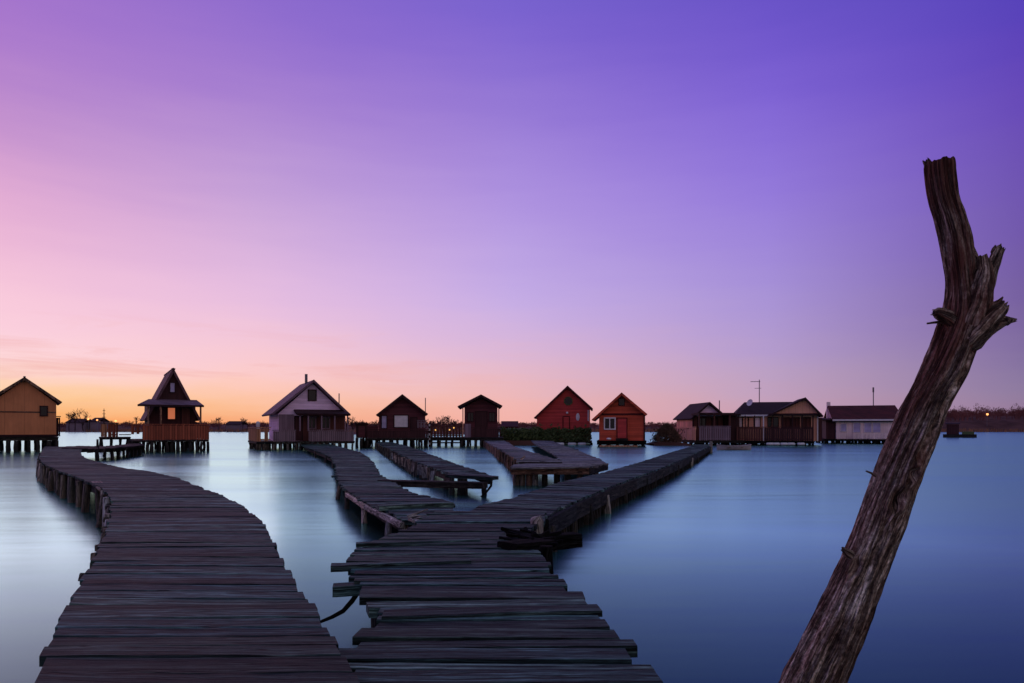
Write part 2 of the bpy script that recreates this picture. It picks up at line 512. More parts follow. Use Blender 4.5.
# ------------------------------------------------------------------ sky, sun, camera
def build_world():
    w = bpy.data.worlds.new('World')
    SC.world = w
    w.use_nodes = True
    t = w.node_tree
    t.nodes.clear()
    cols = [
        (0, [(426, (252, 160, 84)), (415, (253, 176, 108)), (405, (254, 198, 128)), (395, (254, 208, 156)), (380, (254, 213, 194)), (360, (254, 216, 222)), (300, (250, 202, 220)), (200, (228, 173, 212)), (100, (188, 139, 205)), (0, (161, 112, 205))]),
        (256, [(426, (246, 160, 112)), (415, (250, 178, 134)), (405, (253, 192, 150)), (390, (254, 200, 180)), (370, (252, 205, 206)), (340, (243, 199, 217)), (300, (232, 191, 225)), (200, (200, 164, 217)), (100, (170, 131, 209)), (0, (138, 102, 206))]),
        (512, [(426, (242, 176, 166)), (410, (242, 182, 176)), (394, (237, 184, 185)), (370, (228, 186, 204)), (340, (213, 181, 220)), (300, (198, 174, 230)), (200, (175, 147, 224)), (100, (148, 119, 212)), (0, (117, 93, 207))]),
        (768, [(426, (198, 154, 174)), (404, (196, 160, 184)), (370, (186, 160, 197)), (340, (178, 154, 207)), (300, (169, 148, 214)), (200, (150, 124, 219)), (100, (129, 101, 213)), (0, (101, 77, 198))]),
        (1024, [(426, (152, 120, 148)), (408, (149, 123, 154)), (390, (143, 125, 160)), (345, (128, 108, 160)), (300, (118, 96, 157)), (200, (112, 86, 176)), (100, (105, 75, 184)), (0, (83, 61, 186))]),
    ]
    tc = t.nodes.new('ShaderNodeTexCoord')
    sp = t.nodes.new('ShaderNodeSeparateXYZ')
    t.links.new(tc.outputs['Generated'], sp.inputs[0])

    def mth(op, a, b=0.0, clamp=False):
        nd = t.nodes.new('ShaderNodeMath')
        nd.operation = op
        nd.use_clamp = clamp
        for i, v in enumerate((a, b)):
            if isinstance(v, (int, float)):
                nd.inputs[i].default_value = v
            else:
                t.links.new(v, nd.inputs[i])
        return nd.outputs[0]
    el = mth('DIVIDE', mth('ARCSINE', sp.outputs[2]), math.pi / 2, True)
    # thin high cloud wisps near the afterglow
    mp = t.nodes.new('ShaderNodeMapping')
    mp.inputs['Scale'].default_value = (2.2, 2.2, 17)
    t.links.new(tc.outputs['Generated'], mp.inputs['Vector'])
    nz = t.nodes.new('ShaderNodeTexNoise')
    nz.inputs['Scale'].default_value = 2.6
    nz.inputs['Detail'].default_value = 5
    t.links.new(mp.outputs[0], nz.inputs['Vector'])
    wob = mth('MULTIPLY', mth('SUBTRACT', nz.outputs[0], .5), .024)
    el = mth('ADD', el, wob, True)
    # angle from the afterglow azimuth
    hl = mth('SQRT', mth('ADD', mth('MULTIPLY', sp.outputs[0], sp.outputs[0]), mth('MULTIPLY', sp.outputs[1], sp.outputs[1])))
    ga = math.atan((0 - 512) / F)
    dot = mth('DIVIDE', mth('ADD', mth('MULTIPLY', sp.outputs[0], math.sin(ga)), mth('MULTIPLY', sp.outputs[1], math.cos(ga))), mth('MAXIMUM', hl, 1e-4))
    az = mth('ARCCOSINE', mth('MINIMUM', mth('MAXIMUM', dot, -1.0), 1.0))

    def ramp(pairs):
        nd = t.nodes.new('ShaderNodeValToRGB')
        nd.color_ramp.interpolation = 'B_SPLINE'
        xs = [p[0] for p in pairs]
        stops = sorted(set([0, .008, .016, .025, .035, .05, .07, .09, .115, .14, .17, .2, .235, .27, .31, .35, .4, .5, .65, .8, 1.0]))
        e = nd.color_ramp.elements
        while len(e) < len(stops):
            e.new(.5)
        for q, s in zip(e, stops):
            q.position = s
            q.color = (*[float(np.interp(s, xs, [p[1][k] for p in pairs])) for k in range(3)], 1)
        t.links.new(el, nd.inputs[0])
        return nd.outputs[0]
    outs = []
    zen = lin((112, 142, 164))
    for x, st in cols:
        rr = math.hypot(F, x - 512)
        pr = [(math.atan((HOR - y) / rr) / (math.pi / 2), lin(c)) for y, c in st]
        top = pr[-1]
        pr.append((.60, tuple(.3 * a + .7 * b for a, b in zip(top[1], zen))))
        pr.append((1.0, zen))
        pr.sort()
        outs.append((math.atan((x - 512) / F) - ga, ramp(pr)))
    back = [(0, lin((178, 148, 150))), (.06, lin((206, 168, 168))), (.14, lin((190, 166, 176))), (.3, lin((150, 146, 170))), (.55, lin((130, 142, 162))), (1, zen)]
    outs.append((R(150), ramp(back)))
    cur = outs[0][1]
    for (a0, _), (a1, c) in zip(outs[:-1], outs[1:]):
        mr = t.nodes.new('ShaderNodeMapRange')
        mr.inputs['From Min'].default_value = a0
        mr.inputs['From Max'].default_value = a1
        t.links.new(az, mr.inputs['Value'])
        mx = t.nodes.new('ShaderNodeMix')
        mx.data_type = 'RGBA'
        t.links.new(mr.outputs[0], mx.inputs[0])
        t.links.new(cur, mx.inputs[6])
        t.links.new(c, mx.inputs[7])
        cur = mx.outputs[2]
    m2 = t.nodes.new('ShaderNodeMapping')
    m2.inputs['Scale'].default_value = (3.2, 3.2, 26)
    m2.inputs['Rotation'].default_value = (0, R(4), 0)
    m2.inputs['Location'].default_value = (1.7, .4, 2.2)
    t.links.new(tc.outputs['Generated'], m2.inputs['Vector'])
    n2 = t.nodes.new('ShaderNodeTexNoise')
    n2.inputs['Scale'].default_value = 1.6
    n2.inputs['Detail'].default_value = 6
    n2.inputs['Roughness'].default_value = .6
    n2.inputs['Distortion'].default_value = .6
    t.links.new(m2.outputs[0], n2.inputs['Vector'])
    cl = mth('MULTIPLY', mth('SUBTRACT', n2.outputs[0], .50), 5.0, True)
    lo = mth('SUBTRACT', 1.0, mth('MULTIPLY', mth('ABSOLUTE', mth('SUBTRACT', el, .055)), 22.0), True)
    si = mth('SUBTRACT', 1.0, mth('MULTIPLY', az, 1.1), True)
    cf = mth('MULTIPLY', mth('MULTIPLY', cl, lo), mth('MULTIPLY', si, .8))
    mx = t.nodes.new('ShaderNodeMix')
    mx.data_type = 'RGBA'
    t.links.new(cf, mx.inputs[0])
    t.links.new(cur, mx.inputs[6])
    mx.inputs[7].default_value = (*lin((238, 170, 164)), 1)
    cur = mx.outputs[2]
    bg = t.nodes.new('ShaderNodeBackground')
    t.links.new(cur, bg.inputs[0])
    bg.inputs[1].default_value = 1.0
    ou = t.nodes.new('ShaderNodeOutputWorld')
    t.links.new(bg.outputs[0], ou.inputs[0])

    sun = bpy.data.lights.new('sun', 'SUN')
    sun.energy = .36
    sun.angle = R(42)
    sun.color = (1, .45, .55)
    so = bpy.data.objects.new('sun', sun)
    COL.objects.link(so)
    a, e = R(-40), R(7)
    d = Vector((math.sin(a) * math.cos(e), math.cos(a) * math.cos(e), math.sin(e)))
    so.rotation_euler = d.to_track_quat('Z', 'Y').to_euler()

    cam = bpy.data.cameras.new('camera')
    cam.sensor_width = 36
    cam.lens = 36 * F / 1024
    cam.shift_y = (HOR - 341.5) / 1024
    cam.clip_end = 3000
    co = bpy.data.objects.new('camera', cam)
    COL.objects.link(co)
    co.location = (0, 0, H)
    co.rotation_euler = (R(90), 0, 0)
    SC.camera = co
    vs = SC.view_settings
    SC.display_settings.display_device = 'sRGB'
    vs.view_transform = 'Standard'
    vs.look = 'None'
    vs.exposure = 0
    vs.gamma = 1


build_world()


# ------------------------------------------------------------------ water and far land
def build_water():
    k = NT('lake_water')
    t = k.t
    t.nodes.remove(k.b)
    tc = k.n('ShaderNodeTexCoord')
    v = k.mapping(tc.outputs['Object'], (.05, .32, 1))
    a = k.noise(v, 1.0, 4, .55)
    v2 = k.mapping(tc.outputs['Object'], (.5, 1.6, 1))
    b = k.noise(v2, 1.0, 3, .5)
    rg = k.math('ADD', k.math('MULTIPLY', a, .18), .13)
    hh = k.math('ADD', k.math('MULTIPLY', a, .6), k.math('MULTIPLY', b, .12))
    bp = k.n('ShaderNodeBump')
    bp.inputs['Strength'].default_value = .2
    bp.inputs['Distance'].default_value = .25
    k.l(hh, bp.inputs['Height'])
    gl = k.n('ShaderNodeBsdfGlossy')
    gl.inputs['Color'].default_value = (.41, .865, .80, 1)
    k.l(rg, gl.inputs['Roughness'])
    k.l(bp.outputs[0], gl.inputs['Normal'])
    df = k.n('ShaderNodeBsdfDiffuse')
    df.inputs['Color'].default_value = (.006, .050, .060, 1)
    fr = k.n('ShaderNodeFresnel')
    fr.inputs['IOR'].default_value = 1.18
    mx = k.n('ShaderNodeMixShader')
    k.l(k.math('MULTIPLY', k.math('POWER', fr.outputs[0], 1.3), 4.0, True), mx.inputs[0])
    k.l(df.outputs[0], mx.inputs[1])
    k.l(gl.outputs[0], mx.inputs[2])
    k.l(mx.outputs[0], t.nodes['Material Output'].inputs[0])
    mb = MB()
    mb._add([(-900, -120, 0), (900, -120, 0), (900, 900, 0), (-900, 900, 0)], [(0, 1, 2, 3)], [(0, 0, 0)] * 4, .5)
    tag(mb.build('water', k.m), kind='structure')


def land_top(x):
    """height of the far bank along x"""
    return float(np.interp(x, [-420, -200, -120, -40, 40, 120, 160, 175, 220, 420], [3.2, 3.2, 3.4, 3.4, 3.0, 3.2, 4.2, 7.0, 8.0, 8.5]))


def build_land():
    vs, fs = [], []
    xs = np.linspace(-640, 640, 161)
    ys = [250, 256, 264, 280, 320, 420, 640]
    for j, y in enumerate(ys):
        for x in xs:
            top = land_top(x)
            z = [-1.0, .35, top * .45, top * .8, top, top * 1.1, top * 1.1][j]
            z += .35 * noise.noise(Vector((x * .04, y * .03, 2))) * (j > 0)
            yy = y + 5 * noise.noise(Vector((x * .02, 4, 1)))
            vs.append((x, yy, z))
    n = len(xs)
    for j in range(len(ys) - 1):
        for i in range(n - 1):
            fs.append((j * n + i, j * n + i + 1, (j + 1) * n + i + 1, (j + 1) * n + i))
    mb = MB()
    mb._add(vs, fs, [(0, 0, 0)] * len(vs), .5)
    tag(mb.build('far_bank', 'land', smooth=True), kind='structure')

    # woods along the far bank (one mass)
    mb = MB()
    rnd = random.Random(5)

    def far_tree(x, y, z, h, w):
        for k in range(3):
            a = rnd.uniform(-.3, .3) * w
            mb._add([(x + a * .2 - .08, y, z - .5), (x + a * .2 + .08, y, z - .5), (x + a, y + .3 * k, z + h)], [(0, 1, 2)], [(0, 0, 0)] * 3, .5)
        for k in range(34):
            q = rnd.random()
            rr = w * .5 * math.sqrt(max(0, 1 - (2 * q - 1) ** 2)) + .2
            p = Vector((x + rnd.gauss(0, .5) * rr, y + rnd.gauss(0, .5) * rr, z + h * (.2 + .8 * q)))
            s = rnd.uniform(.10, .30)
            d = Vector((rnd.gauss(0, .5), rnd.gauss(0, .3), rnd.uniform(.3, 1.4))).normalized()
            e = d.cross(Vector((0, 1, 0))).normalized() * .35
            mb._add([p - d * s * 1.8, p + e * s, p + d * s * 1.8, p - e * s], [(0, 1, 2, 3)], [(0, 0, 0)] * 4, .5)
    for i in range(1300):
        x = rnd.uniform(155, 330)
        y = rnd.uniform(262, 340)
        far_tree(x, y, land_top(x) * .7, rnd.uniform(2.6, 4.6) * (1 if rnd.random() < .9 else 1.35), rnd.uniform(2, 4.2))
    for i in range(1500):
        x = rnd.uniform(-320, 155)
        y = rnd.uniform(258, 300)
        big = .5 + .5 * noise.noise(Vector((x * .035, 1, 1)))
        far_tree(x, y, land_top(x) * .45, rnd.uniform(1.0, 2.0) + 1.8 * big * rnd.random(), rnd.uniform(1.6, 3.6))
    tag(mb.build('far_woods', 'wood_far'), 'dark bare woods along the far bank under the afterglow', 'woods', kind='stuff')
    mb = MB()
    for i in range(5200):
        x = rnd.uniform(-260, 330)
        y = 252.2 + 5 * noise.noise(Vector((x * .02, 4, 1))) + rnd.uniform(0, 6)
        h = rnd.uniform(.7, 1.7)
        mb._add([(x - .18, y, -.2), (x + .18, y, -.2), (x + rnd.uniform(-.3, .3), y, h)], [(0, 1, 2)], [(0, 0, 0)] * 3, .5)
    tag(mb.build('reeds', 'reed'), 'pale dry reed belt at the foot of the far wooded bank', 'reeds', kind='stuff')


build_water()
build_land()


# ------------------------------------------------------------------ boardwalks
def sections_by_row(left, right, ys, z):
    L = [(y, x) for x, y in left]
    Rr = [(y, x) for x, y in right]
    return [(at_z(lerp_tab(L, y), y, z), at_z(lerp_tab(Rr, y), y, z)) for y in ys]


def along(secs):
    """resample: returns function s -> (L, R), total length"""
    mids = [(a + b) / 2 for a, b in secs]
    cum = [0]
    for p, q in zip(mids[:-1], mids[1:]):
        cum.append(cum[-1] + (q - p).length)

    def f(s):
        s = min(max(s, 0), cum[-1] - 1e-6)
        i = max(j for j in range(len(cum)) if cum[j] <= s)
        i = min(i, len(cum) - 2)
        t = (s - cum[i]) / max(cum[i + 1] - cum[i], 1e-6)
        return secs[i][0].lerp(secs[i + 1][0], t), secs[i][1].lerp(secs[i + 1][1], t)
    return f, cum[-1]


def lay_planks(secs, pitch=(.13, .2), jit=.05, near=9.0, thick=.042, tilt=.02, skip=(), zj=.008, gap=.012, cut=.9):
    f, T = along(secs)
    mb = MB()
    s = 0
    while s < T:
        p = random.uniform(*pitch)
        L, Rr = f(s + p / 2)
        s += p
        d = (Rr - L).normalized()
        e1, e2 = random.gauss(0, jit), random.gauss(0, jit)
        if random.random() < .12:
            e1 += jit * 1.6
        if random.random() < .12:
            e2 += jit * 1.6
        a = L - d * e1
        b = Rr + d * e2
        fwd = Vector((-d.y, d.x, 0))
        a = a + fwd * random.gauss(0, tilt) * .5
        b = b + fwd * random.gauss(0, tilt) * .5
        a.z += random.gauss(0, zj)
        b.z += random.gauss(0, zj)
        close = (a.y + b.y) / 2 < near
        w = p - gap * random.uniform(.4, 2.0)
        (La, Ra), (Lb, Rb) = f(s - p), f(s)
        kl, kr = [max(-1.6, min(1.6, (v.dot(d) / max(v.dot(fwd), .02)))) * cut for v in (Lb - La, Rb - Ra)]
        if close:
            mb.bar(a, b, w, thick * random.uniform(.8, 1.3), segs=14, wob=.008, sk0=kl, sk1=kr)
        else:
            mb.bar(a, b, w, thick, sk0=kl, sk1=kr)
    return mb


def stringers(secs, inset, drop, w, h, side):
    f, T = along(secs)
    mb = MB()
    n = max(2, int(T / 1.5))
    pts = []
    for i in range(n + 1):
        L, Rr = f(T * i / n)
        d = (Rr - L).normalized()
        p = (L + d * inset) if side == 0 else (Rr - d * inset)
        pts.append(p - Vector((0, 0, drop)))
    for a, b in zip(pts[:-1], pts[1:]):
        mb.bar(a, b, w, h, segs=3, wob=.01)
    return mb


def piles(secs, root, spacing, side, r=(.045, .07), out=.0, top=.0, mat='post', lean=.06, start=.3, pale=.2, ymax=30):
    f, T = along(secs)
    s = start
    while s < T:
        L, Rr = f(s)
        d = (Rr - L).normalized()
        p = (L - d * out) if side == 0 else (Rr + d * out)
        if p.y > ymax:
            break
        rr = random.uniform(*r)
        tp = p + Vector((0, 0, top + random.uniform(-.05, .03)))
        bt = Vector((p.x + random.gauss(0, lean), p.y + random.gauss(0, lean), -.7))
        mid = tp.lerp(bt, .5) + Vector((random.gauss(0, .01), random.gauss(0, .01), 0))
        MB().tube([tp, tp.lerp(mid, .5), mid, bt], [rr * .9, rr, rr * 1.02, rr * 1.1], 8, .25).build('post', 'pale' if random.random() < pale else mat, root, True)
        s += spacing * random.uniform(.6, 1.4)


# --- left boardwalk
ZA = .48
A_left = [(14, 740), (35, 683), (44, 652), (55, 630), (68, 604), (83, 578), (98, 550), (108, 530), (111, 515), (111, 497), (101, 487), (80, 478), (60, 471), (42, 463), (39, 458), (42, 450), (45, 446.5)]
A_right = [(392, 740), (357, 683), (339, 652), (321, 623), (304, 591), (284, 563), (271, 537), (262, 521), (243, 506), (217, 493), (191, 484), (180, 478), (165, 475), (146, 470.5), (115, 467), (97, 461.5), (82, 457), (80, 451), (84, 446.5)]
ys = [740, 705, 683, 652, 630, 604, 578, 563, 550, 537, 529, 521, 513, 506, 499, 493, 487, 484, 480, 477, 474, 471, 468, 464, 461, 458, 455, 452, 449, 446.5]
secA = sections_by_row(A_left, A_right, ys, ZA)
rootA = thing('boardwalk', 'wide worn plank boardwalk curving along the left side towards the ochre cabin', 'boardwalk', (0, 0, 0), 0, 'plank boardwalks over the water')
lay_planks(secA, pitch=(.11, .18), jit=.007, near=10, thick=.034, tilt=.022, zj=.003, gap=.013).build('planks', 'deck', rootA)
stringers(secA, .10, .05, .07, .12, 0).build('beam', 'beam', rootA)
stringers(secA, .10, .05, .07, .12, 1).build('beam', 'beam', rootA)
piles(secA, rootA, .85, 0, out=.0, top=-.03, start=4.6, pale=.25, ymax=24)
piles(secA, rootA, 1.3, 1, out=-.14, top=-.06, start=1.2, ymax=20)
# bleached broken board and leaning props on the left edge
a = at_z(96, 481, ZA + .01)
b = at_z(105, 489, ZA - .02)
MB().bar(a, b, .13, .03, segs=4, wob=.01).build('broken_board', 'pale', rootA)
for (x0, y0, x1, y1) in ((111, 508, 96, 553), (113, 512, 101, 546), (54, 468, 60, 482), (104, 494, 95, 516), (66, 474, 62, 486)):
    tp = at_z(x0, y0, ZA - .04)
    bt = at_z(x1, y1, 0)
    bt.y = tp.y + random.uniform(-.2, .1)
    bt.x = (x1 - 512) / F * bt.y
    bt.z = -.3
    MB().tube([tp, tp.lerp(bt, .5) + Vector((.015, 0, 0)), bt], [.035, .045, .05], 8, .3).build('prop', 'post', rootA, True)
secs_bands = secA[7:17]
f_, T_ = along(secs_bands)
mb = MB()
for i in range(17):
    L, Rr = f_(T_ * i / 17)
    L = L + Vector((-.02 + random.uniform(-.03, .02), 0, -.06))
    MB().bar(L, L + Vector((random.uniform(-.05, .05), random.uniform(.1, .3), random.uniform(-.12, 0))), .05, .05, segs=2, wob=.01).build('edge_batten', 'post', rootA)

# --- centre boardwalk (the fork's stem)
ZB = .40
B_left = [(360, 740), (352, 683), (350, 664), (350, 645), (364, 632), (380, 620), (382, 604), (364, 596), (360, 588), (355, 578), (354, 567), (350, 558), (360, 548), (372, 539), (400, 533), (412, 526), (420, 518), (440, 510)]
B_right = [(700, 740), (661, 683), (648, 671), (634, 657), (618, 635), (596, 615), (583, 605), (576, 591), (560, 580), (551, 571), (548, 560), (540, 552), (520, 546), (517, 538), (526, 530), (540, 524), (546, 517), (543, 510)]
ys = [740, 710, 683, 671, 657, 645, 635, 622, 613, 605, 597, 591, 585, 578, 571, 565, 558, 552, 546, 541, 536, 530, 524, 518, 512]
secB = sections_by_row(B_left, B_right, ys, ZB)
rootB = thing('boardwalk', 'broken plank boardwalk at the centre foreground where the path forks', 'boardwalk', (0, 0, 0), 0, 'plank boardwalks over the water')
lay_planks(secB, pitch=(.09, .17), jit=.022, near=12, thick=.04, tilt=.026, zj=.005, gap=.014, cut=.45).build('planks', 'deck', rootB)
stringers(secB, .13, .06, .09, .16, 0).build('beam', 'beam', rootB)
stringers(secB, .13, .06, .09, .16, 1).build('beam', 'beam', rootB)
for (x0, y0, x1, y1, w, th, dz) in ((331, 564.5, 470, 559, .10, .04, .022), (333, 584, 400, 581, .12, .06, -.01), (356, 543, 480, 539, .07, .035, .018),
                                    (383, 612, 600, 607, .13, .03, .016)):
    MB().bar(at_z(x0, y0, ZB + dz), at_z(x1, y1, ZB + dz), w, th, segs=12, wob=.014).build('loose_plank', 'deck', rootB)
for (x, y) in ((374, 622), (366, 660), (362, 600), (372, 560)):
    p = at_z(x, y, ZB - .07) + Vector((.1, .08, 0))
    MB().tube([p, p + Vector((.02, .02, -.4)), p + Vector((.03, .05, -1.1))], [.07, .075, .08], 9, .25).build('post', 'beam', rootB, True)
for (x, y) in ((640, 672), (600, 628), (566, 588)):
    p = at_z(x, y, ZB - .07) + Vector((-.25, .12, 0))
    MB().tube([p, p + Vector((0, .02, -.4)), p + Vector((.03, .05, -1.1))], [.07, .075, .08], 9, .25).build('post', 'beam', rootB, True)
# gap with charred stump and beams at the right side of the fork
p = at_z(546, 553, ZB - .02)
MB().tube([p + Vector((0, 0, .05)), p + Vector((0, 0, -.2)), p + Vector((0, .02, -.5)), p + Vector((0, .03, -1.1))], [.050, .055, .058, .06], 10, .3).build('charred_post', 'char', rootB, True)
a, b = at_z(520, 538, ZB - .03), at_z(577, 533, ZB - .03)
MB().bar(a, b, .16, .12, segs=10, wob=.015).build('charred_beam', 'char', rootB)
a, b = at_z(508, 543, ZB + .045), at_z(546, 538, ZB + .035)
MB().bar(a, b, .22, .06, segs=8, wob=.03).build('charred_beam', 'char', rootB)
mb = MB()
for i in range(22):
    x = random.uniform(514, 545)
    y = random.uniform(531, 545)
    p = at_z(x, y, ZB + .0)
    q = p + Vector((random.uniform(-.2, .2), random.uniform(-.12, .12), random.uniform(.02, .05)))
    MB().bar(p, q, .09, .06, segs=3, wob=.02, taper=.4).build('charred_splinter', 'char', rootB)
p = at_z(537, 523, ZB)
MB().tube([p + Vector((-.01, 0, .06)), p + Vector((0, 0, .02)), p + Vector((0, 0, -.3)), p + Vector((0, 0, -1))], [.045, .055, .055, .06], 9, .4).build('stub_post', 'pale', rootB, True)
# broken ends where the left arm meets the stem
mb = MB()
for i in range(8):
    x = random.uniform(404, 424)
    y = random.uniform(515, 522)
    p = at_z(x, y, ZB - .02)
    mb.bar(p, p + Vector((random.uniform(.05, .22), random.uniform(-.08, .08), random.uniform(-.02, .07))), .04, .03, segs=3, wob=.02, taper=.5)
mb.build('splinters', 'pale', rootB)

# --- right arm
ZC = .385
C_near = [(546, 516.5), (562, 507), (580, 499), (600, 490.5), (617, 483.5), (646, 473.5), (677, 461.5), (697, 452.5), (706, 448), (712, 444.6)]
pts = [at_z(x, y, ZC) for x, y in C_near]
secC = []
for i, p in enumerate(pts):
    d = (pts[min(i + 1, len(pts) - 1)] - pts[max(i - 1, 0)])
    d.z = 0
    d.normalize()
    nrm = Vector((-d.y, d.x, 0))
    secC.append((p + nrm * (.92 + .05 * math.sin(i * 2.1)), p.copy()))
rootC = thing('boardwalk', 'long straight plank arm running right from the fork towards the brown cabin', 'boardwalk', (0, 0, 0), 0, 'plank boardwalks over the water')
lay_planks(secC, pitch=(.11, .18), jit=.012, near=12, tilt=.014, zj=.004, gap=.012).build('planks', 'deck', rootC)
stringers(secC, -.01, .03, .05, .2, 1).build('side_beam', 'beam', rootC)
stringers(secC, .1, .05, .07, .15, 0).build('beam', 'beam', rootC)
f_, T_ = along(secC)
mb = MB()
s = .1
while s < T_:
    L, Rr = f_(s)
    d = (Rr - L).normalized()
    q = Rr - d * .05
    mb.bar(q + Vector((random.gauss(0, .01), 0, -.09)), q + Vector((random.gauss(0, .02), random.gauss(0, .05), -.6)), .13, .03, up=Vector((-d.y, d.x, 0)))
    s += random.uniform(.16, .26)
mb.build('skirt_boards', 'beam', rootC)
piles(secC, rootC, 1.7, 1, out=.01, top=-.12, mat='beam', start=.15, pale=.12, ymax=26)
piles(secC, rootC, 2.2, 0, out=-.1, top=-.06, start=2.2, ymax=26)
q = at_z(711, 446, ZC)
MB().tube([q + Vector((0, 0, .25)), q + Vector((0, 0, -.1)), q + Vector((0, 0, -.9))], [.07, .08, .08], 8, .2).build('end_post', 'pale', rootC, True)

# --- left arm
ZD = .32
D_left = [(404, 520), (390, 512), (367, 502.6), (348, 491), (339, 482.7), (336.5, 475), (336, 467.5), (332.5, 458), (320, 452), (307, 447.6), (299, 443.8)]
D_right = [(456, 520), (454, 509), (451, 502), (430, 497), (405, 490.5), (397, 484), (382, 477), (376, 468), (374, 463), (366, 456), (359, 451.8), (345, 448), (329, 443.8)]
secD = sections_by_row(D_left, D_right, [520, 515, 512, 509, 506, 502.6, 500, 497, 494, 491, 487, 483, 479, 475, 471, 467.5, 463, 458, 455, 452, 449.5, 447.6, 445.5, 443.8], ZD)
rootD = thing('boardwalk', 'crooked plank arm running left from the fork to the lilac white cabin', 'boardwalk', (0, 0, 0), 0, 'plank boardwalks over the water')
lay_planks(secD, pitch=(.11, .18), jit=.02, near=14, tilt=.03, zj=.004, gap=.008).build('planks', 'deck', rootD)
stringers(secD[:10], -.02, .025, .05, .06, 0).build('bleached_beam', 'pale', rootD)
stringers(secD, .12, .05, .07, .15, 1).build('beam', 'beam', rootD)
stringers(secD, .16, .06, .07, .15, 0).build('beam', 'beam', rootD)
for (x, y) in ((405, 521), (389, 513.5), (364, 502), (347, 491), (340, 483.5), (337, 470), (333, 459), (326, 455), (315, 451)):
    p = at_z(x, y, ZD - .03)
    MB().tube([p, p + Vector((random.gauss(0, .02), 0, -.3)), p + Vector((random.gauss(0, .04), 0, -1))], [.035, .042, .05], 8, .2).build('post', 'pale' if y > 500 else 'post', rootD, True)
piles(secD, rootD, 2.4, 1, out=-.1, top=-.06, start=1.0, ymax=28)
MB().bar(at_z(378, 505.5, ZD + .05), at_z(452, 502, ZD + .05), .14, .06, segs=10, wob=.02).build('loose_plank', 'deck', rootD)


# --- slatted side walls used by the jetties
def slat_side(secs, side, z, root, name, mat, spacing, w=.1, depth=.6, out=.02, prob=.9, y0=0):
    f, T = along(secs)
    s = 0
    while s < T:
        L, Rr = f(s)
        d = (Rr - L).normalized()
        q = (L - d * out) if side == 0 else (Rr + d * out)
        if random.random() < prob:
            MB().bar(q + Vector((random.gauss(0, .015), 0, random.uniform(-.07, .01))), q + Vector((random.gauss(0, .03), random.gauss(0, .05), -depth)), w * random.uniform(.6, 1.2), .035, up=Vector((-d.y, d.x, 0))).build(name, mat, root)
        s += spacing * random.uniform(.7, 1.3)


# --- middle jetty
ZJ = .40
secJ = [(at_z(*l, ZJ), at_z(*r, ZJ)) for l, r in (((449, 473.5), (492, 475.5)), ((437, 469), (474, 470)), ((417, 461.5), (452, 462.5)), ((404, 456), (436, 456.6)), ((393, 450.5), (421, 450.8)), ((383, 446), (407, 446)), ((376, 442), (391, 442)))]
rootJ = thing('jetty', 'narrow plank jetty reaching out from the dark gabled cabin with battered pale slats', 'jetty', (0, 0, 0), 0, 'small plank jetties')
lay_planks(secJ, jit=.03, near=20).build('planks', 'deck', rootJ)
stringers(secJ, .06, .05, .06, .12, 1).build('beam', 'beam', rootJ)
stringers(secJ, .06, .05, .06, .12, 0).build('beam', 'beam', rootJ)
slat_side(secJ[1:], 0, ZJ, rootJ, 'slat', 'post', .6, .13, .5, .03)
slat_side(secJ[1:5], 0, ZJ, rootJ, 'slat', 'pale', 1.2, .16, .3, .07, .8)
for (x, y, bt) in ((452, 476, 490), (460, 476, 493), (465, 476, 493), (484, 476, 487), (446, 472, 488)):
    p = at_z(x, y, ZJ - .03)
    MB().tube([p, p + Vector((0, 0, -.3)), p + Vector((random.gauss(0, .03), 0, -1))], [.05, .055, .06], 8, .2).build('post', 'beam', rootJ, True)
MB().bar(at_z(449, 474, ZJ + .05), at_z(495, 476.5, ZJ + .03), .3, .06, segs=8, wob=.03).build('end_plank', 'deck', rootJ)
p0 = at_z(490, 475.5, ZJ)
MB().tube([p0, p0 + Vector((.03, 0, -.08)), p0 + Vector((.02, 0, -.2)), p0 + Vector((-.07, 0, -.32)), p0 + Vector((-.21, 0, -.44))], [.022, .025, .025, .022, .018], 7, .2).build('bent_branch', 'beam', rootJ, True)
tag(MB().bar(at_z(381, 479.6, .34), at_z(485, 482.5, .34), .28, .11, segs=10, wob=.015).build('gangplank', 'beam'), 'long dark gangplank bridging the left plank arm and the narrow jetty', 'gangplank')

# --- right hand jetty pair with front platform
ZF = .45
rootF = thing('jetty', 'forked wooden jetty with brown slatted side and square front platform before the red cabin', 'jetty', (0, 0, 0), 0, 'small plank jetties')
secF = [(at_z(*l, ZF), at_z(*r, ZF)) for l, r in (((519, 461.2), (562, 461.2)), ((512, 456.5), (543, 455.5)), ((505, 452), (529, 451.3)), ((492, 444.6), (514, 446.8)), ((486, 441.5), (508, 442.3)), ((481, 439), (500, 439)))]
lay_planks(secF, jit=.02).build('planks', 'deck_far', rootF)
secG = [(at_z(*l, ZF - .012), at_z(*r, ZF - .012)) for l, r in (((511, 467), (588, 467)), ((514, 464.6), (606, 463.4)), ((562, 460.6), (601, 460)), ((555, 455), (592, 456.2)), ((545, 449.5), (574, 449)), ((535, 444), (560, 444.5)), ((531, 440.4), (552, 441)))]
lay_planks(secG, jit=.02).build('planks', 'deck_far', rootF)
MB().bar(at_z(511, 467.4, ZF - .03), at_z(589, 467.4, ZF - .03), .06, .16, segs=4, wob=.01).build('front_beam', 'slat', rootF)
MB().bar(at_z(589, 467.4, ZF - .03), at_z(607, 463.6, ZF - .03), .06, .16, segs=4, wob=.01).build('front_beam', 'beam', rootF)
secs_l = [(at_z(511, 467, ZF), at_z(560, 467, ZF))] + secF[1:]
slat_side(secF[0:], 0, ZF, rootF, 'slat', 'slat', .85, .14, .75, .03)
slat_side(secG[3:], 1, ZF, rootF, 'slat', 'beam', .6, .16, .75, .02)
